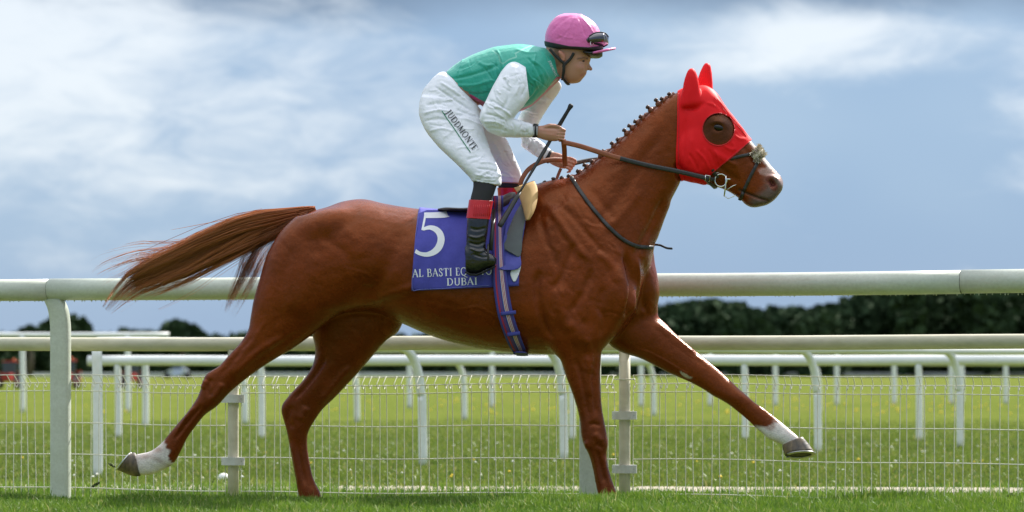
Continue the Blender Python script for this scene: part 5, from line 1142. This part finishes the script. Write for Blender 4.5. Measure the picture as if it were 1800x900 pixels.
dk = sstep(wob(v, 14, 44), -.2, .6) * .25; cc = cc * (1 - dk[:, None] * .35); cattr(vest, 'col', cc)
vbvh = bvh_of(v, f)
text(vbvh, 'JUDDMONTE', 963.5, 108, 976, 135, 4.2, .13, m_white_print, vest, .0015)
# sleeves
m_slv = mat('white_silk', (.80, .81, .87), .42, sheen=.2, bump=[(600, .0003), (30, .005)])
sl_n = [([(880,132),(892,150),(893,175),(880,196)],4,-4,BO), ([(905,122),(912,145),(905,170)],4,4,BO), ([(925,130),(926,150),(915,172)],3.5,-3.5,BO), ([(850,200),(872,204),(892,214)],3.2,-5,BO), ([(846,214),(868,214),(888,222)],3.2,5,BO), ([(852,226),(872,226),(895,232)],3,-4.5,BO), ([(866,186),(884,192),(900,206)],3.2,5,BO), ([(858,176),(874,182),(890,194)],3,-4,BO), ([(900,214),(905,226),(904,240)],2.6,-3.5,BO), ([(912,214),(915,228),(914,240)],2.6,3,BO), ([(924,217),(926,230),(925,240)],2.4,-3,BO), ([(933,218),(934,230),(933,240)],2,2.5,BO), ([(886,206),(888,222),(882,238)],3,3.5,BO)]
v, f = garment([(*loft(near_arm_u, 28), 0), (*loft(near_arm_l, 26), .012)], .0038, sl_n + creases([(915,130),(880,175),(860,212)], 22, 22, 142) + creases([(862,218),(895,224),(930,229)], 12, 16, 143, NR, (8, 20)), [((60, 30, 30), .0022, 51), ((120, 80, 90), .0011, 52)]); u_ = PIX(v); v, f = clip_mesh(v, f, 937.5 - (u_[:, 0] - (u_[:, 1] - 230) * .12)); v, f = thicken(v, f, vnormals(v, f), .003); obj('sleeve', v, f, m_slv, person)
sl_f = [([(930,170),(945,178),(960,180)],3,-4,BO), ([(918,192),(935,196),(952,200)],3,4,BO), ([(908,216),(925,220),(942,222)],3,-4,BO), ([(925,240),(932,250),(926,262)],3,4,BO), ([(940,246),(946,258),(940,270)],3,-3.5,BO)]
v, f = garment([(*loft(far_arm_u, 26), 0), (*loft(far_arm_l, 24), .012)], .0038, sl_f + creases([(960,160),(930,205),(925,235),(955,268)], 16, 24, 144), [((60, 30, 40), .002, 53), ((120, 80, 90), .001, 54)]); u_ = PIX(v); v, f = clip_mesh(v, f, 964 - (u_[:, 0] + (u_[:, 1] - 275) * .55)); v, f = thicken(v, f, vnormals(v, f), .003); obj('sleeve', v, f, m_slv, person)
m_band = mat('black_cuff', (.015, .015, .016), .6); 
def cuff(p0, p1, y0, y1, w, ry):
    a, b = Vector(P(*p0, y0)), Vector(P(*p1, y1)); c_ = (a + b) / 2; u = (b - a) / 2; ax_ = u.cross(Vector((0, 1, 0))).normalized(); mb = MB(); V = []
    for s in (-1, -.8, .8, 1):
        k = 1.0 if abs(s) < .9 else .94
        for t in np.linspace(0, 2 * math.pi, 25)[:-1]: V.append(c_ + u * math.cos(t) * k + Vector((0, ry, 0)) * math.sin(t) * k + ax_ * s * w / 2)
    mb.add(V, [(i * 24 + k, i * 24 + (k + 1) % 24, (i + 1) * 24 + (k + 1) % 24, (i + 1) * 24 + k) for i in range(3) for k in range(24)]); return mb.build('wristband', m_band, person)
w1 = cuff((942,217.5), (939.5,242), -.165, -.165, .026, .031); w2 = cuff((971,265), (960,286), .105, .105, .024, .031)
for x in (938.5, 944): MB().tube([P(x, y, -.1985 - .0) for y in (222, 230, 238)], .0016, 5).build('wristband_stripe', m_white_print, w1)
# breeches
br = [([(745,186),(772,180),(800,178)],3.4,-4.5,NR), ([(742,200),(770,194),(796,196)],3.4,4.5,NR), ([(744,214),(768,208),(790,212)],3.2,-4,NR), ([(760,150),(785,166),(812,184),(838,200)],3,-5,NR), ([(770,142),(798,160),(830,184)],3,4.5,NR), ([(800,190),(822,200),(842,206)],3.2,-5,NR), ([(812,206),(832,214),(848,222)],3,4,NR), ([(752,232),(776,226),(800,232)],3.2,3,NR), ([(842,286),(860,286),(874,292)],2.6,4.5,NR), ([(836,296),(856,298),(878,302)],2.6,-4.5,NR), ([(832,306),(852,310),(879,312)],2.4,4.5,NR), ([(834,315),(852,319),(876,321)],2.2,-4,NR), ([(800,262),(820,258),(842,262)],3,3,NR), ([(818,282),(836,276),(856,276)],3,-3.5,NR), ([(846,226),(856,250),(864,270)],4,3,NR), ([(770,180),(790,176),(806,168)],3,3,NR), ([(780,126),(800,146),(826,168),(838,180)],2,-3,BO), ([(862,240),(876,262),(884,290)],4,3,NR), ([(884,262),(894,280),(904,296)],3,-3,NR), ([(872,306),(890,310),(910,312)],2.6,4,NR)]
bv_, bf_ = garment([(*loft(pelvis, 32), 0), (*loft(near_thigh, 30), .03), (*loft(far_thigh, 28), .03)], .0042, br + creases([(785,150),(790,190),(800,235)], 40, 30, 145, NR, (14, 40), (1.8, 3), (.8, 2.4), 35) + creases([(820,270),(850,305),(855,318)], 24, 20, 146, NR, (10, 30)) + creases([(870,240),(890,285),(895,315)], 18, 16, 147), [((30, 30, 50), .0022, 61), ((90, 60, 110), .0010, 62)]); u_ = PIX(bv_)
top = (u_[:, 1] - 127) - (u_[:, 0] - 776) * .95; top = np.where(u_[:, 0] < 850, (u_[:, 1] - (115 + (u_[:, 0] - 774) * .86)) , 50); hemn = np.where(bv_[:, 1] < -.02, 324.5 - (u_[:, 1] - (u_[:, 0] - 855) * .13), 322 - u_[:, 1])
v, f = clip_mesh(bv_, bf_, np.minimum(top, hemn)); v, f = thicken(v, f, vnormals(v, f), .004)
m_bre = mat('white_breeches', (.78, .79, .85), .55, sheen=.2, noise=[(5, .25, (.72, .72, .75))], bump=[(700, .0003), (26, .005)])
bre = obj('breeches', v, f, m_bre, person); bbvh = bvh_of(v, f)
m_ink = mat('black_print', (.03, .03, .035), .6); m_gline = mat('green_print', (.01, .2, .09), .6)
text(bbvh, 'JUDDMONTE', 783, 199, 832.5, 267, 11.0, .14, m_ink, bre, .004)
gl = [on_surface(bbvh, 776.5 + 50.5 * t, 195 + 73.5 * t, .003) for t in np.linspace(0, 1, 24)]; MB().tube([p for p in gl if p], .0024, 6, flat=.4, up=(0, -1, 0)).build('printed_line', m_gline, bre)
# socks, red boot tops, boots
m_sock = mat('black_stretch', (.012, .012, .013), .75); m_boot = mat('patent_black', (.008, .008, .009), .2, coat=.3, noise=[(6, .3, (.02, .02, .022))], bump=[(16, .006), (60, .0015)]); m_redb = mat('red_patent', (.55, .012, .015), .3, noise=[(14, .3, (.40, .01, .012))], bump=[(60, .001, (1, 1, .15))])
m_smudge = m_boot
for sh, ft, s_ in ((near_shank, near_foot, -1), (far_shank, far_foot, 1)):
    bst = [([(824,400),(838,404),(856,400)],3,-3,BO), ([(822,414),(838,418),(854,412)],3,4,BO), ([(822,426),(840,430),(854,424)],2.6,-4,BO), ([(824,436),(842,442),(858,438)],2.6,4,BO), ([(830,446),(848,452),(864,450)],2.6,-3,BO)] if s_ < 0 else []
    gv, gf = garment([(*loft(sh, 26), 0), (*loft(ft, 24), .016)], .0042, bst, [((50, 40, 60), .0010, 71)]); u_ = PIX(gv); gn = vnormals(gv, gf)
    l1 = u_[:, 1] - (352 + (u_[:, 0] - 842) * .05); l2 = u_[:, 1] - (384.5 + (u_[:, 0] - 842) * .05)
    if s_ > 0: l1 = u_[:, 1] - 330; l2 = u_[:, 1] - 362
    v, f = clip_mesh(gv, gf, l2 + 3); boot = obj('boot', v, f, m_boot, person)
    v, f = clip_mesh(gv + gn * .004, gf, np.minimum(l1, -l2)); v, f = thicken(v, f, vnormals(v, f), .004); obj('boot_cuff', v, f, m_redb, boot)
    if s_ < 0:
        for k in range(9):
            x = 833 + k * 3.4; pts = [on_surface(bvh_of(v, f) if k == 0 else cb, x, y, .001) for y in (360, 366, 374, 380)] if k else None
            if k == 0: cb = bvh_of(v, f); pts = [on_surface(cb, x, y, .001) for y in (360, 366, 374, 380)]
            if all(p is not None for p in pts): MB().tube(pts, .0018, 5).build('elastic_rib', m_redb, boot)
    v, f = clip_mesh(gv - gn * .002, gf, -l1 + 2); obj('sock', v, f, m_sock, person)
    sp = [P(a, b, s_ * .347) for a, b in (((818,478),(826,482.5),(838,483),(850,478.5),(862,472.5),(871,467.5)) if s_ < 0 else ((865,478),(873,482.5),(885,483),(897,478.5),(909,472.5),(918,467.5)))]; MB().tube(sp, .034, 10, flat=.16, up=(0, 0, 1)).build('sole', m_sock, boot)
# cap, peak, goggles, chin strap
cap_r = [(992,23.5,1014,24,.02,0), (978,29,1030,29,.055,0), (968,39,1043,38,.078,0), (961.5,50,1051,48,.09,0), (958.5,61,1056,59,.097,0), (958,71,1059.5,70,.100,0), (959,79,1060,80,.101,0), (962,86,1058,91,.100,0)]
cst = [([(1006,26),(985,40),(968,58)],3,-1.6,BO), ([(1010,28),(1000,48),(995,70)],3,1.6,BO), ([(1018,30),(1024,48),(1030,66)],2.6,-2,BO), ([(1022,30),(1034,44),(1044,60)],2.4,2,BO), ([(1000,26),(980,34),(966,48)],3,1.4,BO), ([(1012,40),(1012,56),(1008,72)],2.4,-1.4,BO), ([(980,60),(995,66),(1010,66)],2.4,1.4,BO), ([(975,70),(990,64),(1000,52)],2.4,-1.3,BO)]
gv, gf = garment([(*loft(cap_r, 36, 5, 2.15), 0), (*ellipsoid(1021, 27, 0, 4, 3, .012, 0, 10), .004)], .0042, cst, [((60, 50, 60), .0010, 81)]); gn = vnormals(gv, gf); u_ = PIX(gv)
rim = np.where(u_[:, 0] < 1012, 82 + (u_[:, 0] - 963) * .235, 93.5 - (u_[:, 0] - 1012) * .06) - u_[:, 1]
m_cap = mat('pink_silk', (.74, .15, .42), .42, sheen=.25, noise=[(9, .3, (.60, .08, .29))], bump=[(700, .0003), (45, .0035)])
helmet = obj('cap', *thicken(*(lambda a: (a[0], a[1], vnormals(*a)))(clip_mesh(gv, gf, rim)), .006), m_cap, person)
bandp = [(950,70),(962,73),(1000,81),(1036,83),(1062,80),(1075,84),(1062,87),(1036,90),(1000,88),(960,81),(950,80)]
v, f = clip_mesh(gv + gn * .004, gf, inpoly(u_, bandp)); v, f = thicken(v, f, vnormals(v, f), .003); obj('goggle_strap', v, f, m_band, helmet)
mb = MB(); V = []                                      # the peak
NA = 26
for k, (r0, dz) in enumerate(((.0, 0), (.45, -.2), (.8, .6), (1.0, 1.6))):
    for i in range(NA + 1):
        a = R(-72 + 144 * i / NA); ex_ = math.cos(a); X0, X1 = 1034 + 24 * ex_, 1036 + 46 * ex_ ** .8; x = X0 + (X1 - X0) * r0; V.append(P(x, 92.0 - 9.5 * ((x - 1034) / 47) + dz * .3 + 3.0 * abs(math.sin(a)) ** 2 * .2, math.sin(a) * (.098 + .004 * r0)))
m = NA + 1; Fq = np.array([(j * m + i, j * m + i + 1, (j + 1) * m + i + 1, (j + 1) * m + i) for j in range(3) for i in range(NA)], np.int32); V = np.array(V); T = np.concatenate([Fq[:, [0, 1, 2]], Fq[:, [0, 2, 3]]]); n_ = vnormals(V, T)
v, f = thicken(V, T if n_[:, 2].mean() > 0 else T[:, ::-1].copy(), n_ if n_[:, 2].mean() > 0 else -n_, .011); obj('peak', v, f, m_cap, helmet)
m_lens = mat('smoked_lens', (.025, .02, .035), .06, spec=.8, coat=1.0); m_lens_glint = mat('lens_highlight', (.30, .30, .36), .08, spec=.9)
gp = [(1034,62),(1046,56.5),(1058,55),(1068,58),(1073,70),(1070,80),(1058,83.5),(1044,84),(1034,81)]
lens_ribs = [(1030,68,1030,80,.094,0), (1040,60,1040,83.5,.102,0), (1052,56.5,1052,84,.094,0), (1062,57.5,1062,82,.074,0), (1068,62,1068.5,79,.045,0), (1070,67,1070,75,.015,0)]
v, f = loft(lens_ribs, 30, 4, 2.6); gg = obj('goggles', v, f, m_lens, helmet)
lb = bvh_of(v, tris(f)); 
for path in ([(1035,66),(1034,74),(1036,81),(1046,84),(1058,83),(1068,78)], [(1036,64),(1044,59),(1054,57),(1064,59),(1069,65)]):
    pts = [on_surface(lb, x, y, .001) for x, y in crom(path, 5)]; MB().tube([p for p in pts if p], .0032, 6).build('goggle_frame', m_band, gg)
for path in ([(1058,60),(1062,66),(1063,76)], [(1064,62),(1066,68),(1066,75)]):
    pts = [on_surface(lb, x, y, .0006) for x, y in crom(path, 5)]; MB().tube([p for p in pts if p], .0034, 6, flat=.3, up=(0, -1, 0)).build('lens_glint', m_lens_glint, gg)  # pale streaks laid on the lens as painted highlights
bk = [on_surface(bvh_of(gv, gf), x, y, .009) for x, y in ((1036.5,74),(1041,73.5),(1041.5,79.5),(1037,80),(1036.5,74))]; MB().tube([p for p in bk if p], .0014, 5).build('strap_slide', m_met, gg)
lens2 = [(1024,92,1024,95,.085,0), (1034,91,1034,100.5,.088,0), (1044,90,1044,102,.078,0), (1053,88.5,1053,102,.058,0), (1059,88,1059,99,.028,0)]
v, f = loft(lens2, 26, 4, 2.6); g2 = obj('second_goggles', v, f, mat('dark_lens', (.01, .01, .012), .35), helmet)
def chin(path, nm):
    pts = []
    for x, y, d in crom(path, 6):
        q = on_surface(jbvh, x, y, .004); pts.append(Vector(P(x, y, min(d, q.y) if q is not None and abs(q.y) < .12 else d)))
    MB().tube(pts, .0075, 8, flat=.4, up=(0, -1, 0)).build(nm, m_band, helmet); MB().tube([Vector((p.x, -p.y, p.z)) for p in pts], .0075, 8, flat=.4, up=(0, 1, 0)).build(nm, m_band, helmet)
chin([(966,86,-.085),(976,97,-.085),(986,107,-.083),(991,112,-.08),(991,124,-.075),(989,137,-.06)], 'chin_strap'); chin([(1009,93,-.088),(1002,104,-.082),(994,112,-.078),(990,118,-.076)], 'chin_strap')
cup = [P(989, 137, -.06), P(996, 146, -.03), P(1000, 149, 0), P(996, 146, .03), P(989, 137, .06)]; strap('chin_cup', cup, .016, .005, m_band, helmet, ups=Vector((.2, 0, -1)))
# whip
whip = tag(empty('whip', P(963, 250, -.13)), 'black riding whip held upright in the near hand', 'whip')
ax0, ax1 = np.array([1004., 185.]), np.array([878., 398.])
def wp(t): q = ax0 + (ax1 - ax0) * t; return P(q[0], q[1], -.12 - .22 * max(0, (t - .2)) ** 1.2 / .8)
MB().tube([wp(t) for t in (-.008, 0, .012, .03, .05, .18, .2)], [.008, .0125, .0125, .0095, .0088, .0105, .008], 12).build('grip', mat('rubber_grip', (.012, .012, .013), .6, bump=[(300, .0015)]), whip)
MB().tube([wp(t) for t in (.19, .27, .40, .55, .68, .72)], [.0075, .0085, .0095, .007, .0055, .005], 10).build('shaft', m_lea, whip)
MB().tube([wp(t) for t in (.71, .76, .82, .9, .97, 1.0)], [.008, .012, .0125, .0135, .0145, .013], 8, flat=.4, up=(0, -1, 0)).build('flap', m_lea, whip)

# small clods of turf thrown up by the hind hoof
m_clod = mat('turf_clod', (.05, .06, .02), .9, noise=[(90, .8, (.10, .14, .03))])
for lb, px, py, y_, a, b, an in (('thin scrap of turf flying just left of the lifted hind hoof', 197, 818, -.15, 6, 1.4, 28), ('torn scrap of turf in the air below the lifted hind hoof', 168, 852, -.2, 8, 2.0, -30), ('dark clod lying on the turf at the right edge', 1779, 873, -.7, 8, 4.5, 12)):
    v, f = ellipsoid(px, py, y_, a, b, b / 365, an, 8); r = np.random.default_rng(px); v = v + r.normal(0, .0022, v.shape)
    tag(obj('turf_clod', v, f, m_clod, None, False), lb, 'turf clod', 'thrown scraps of turf')
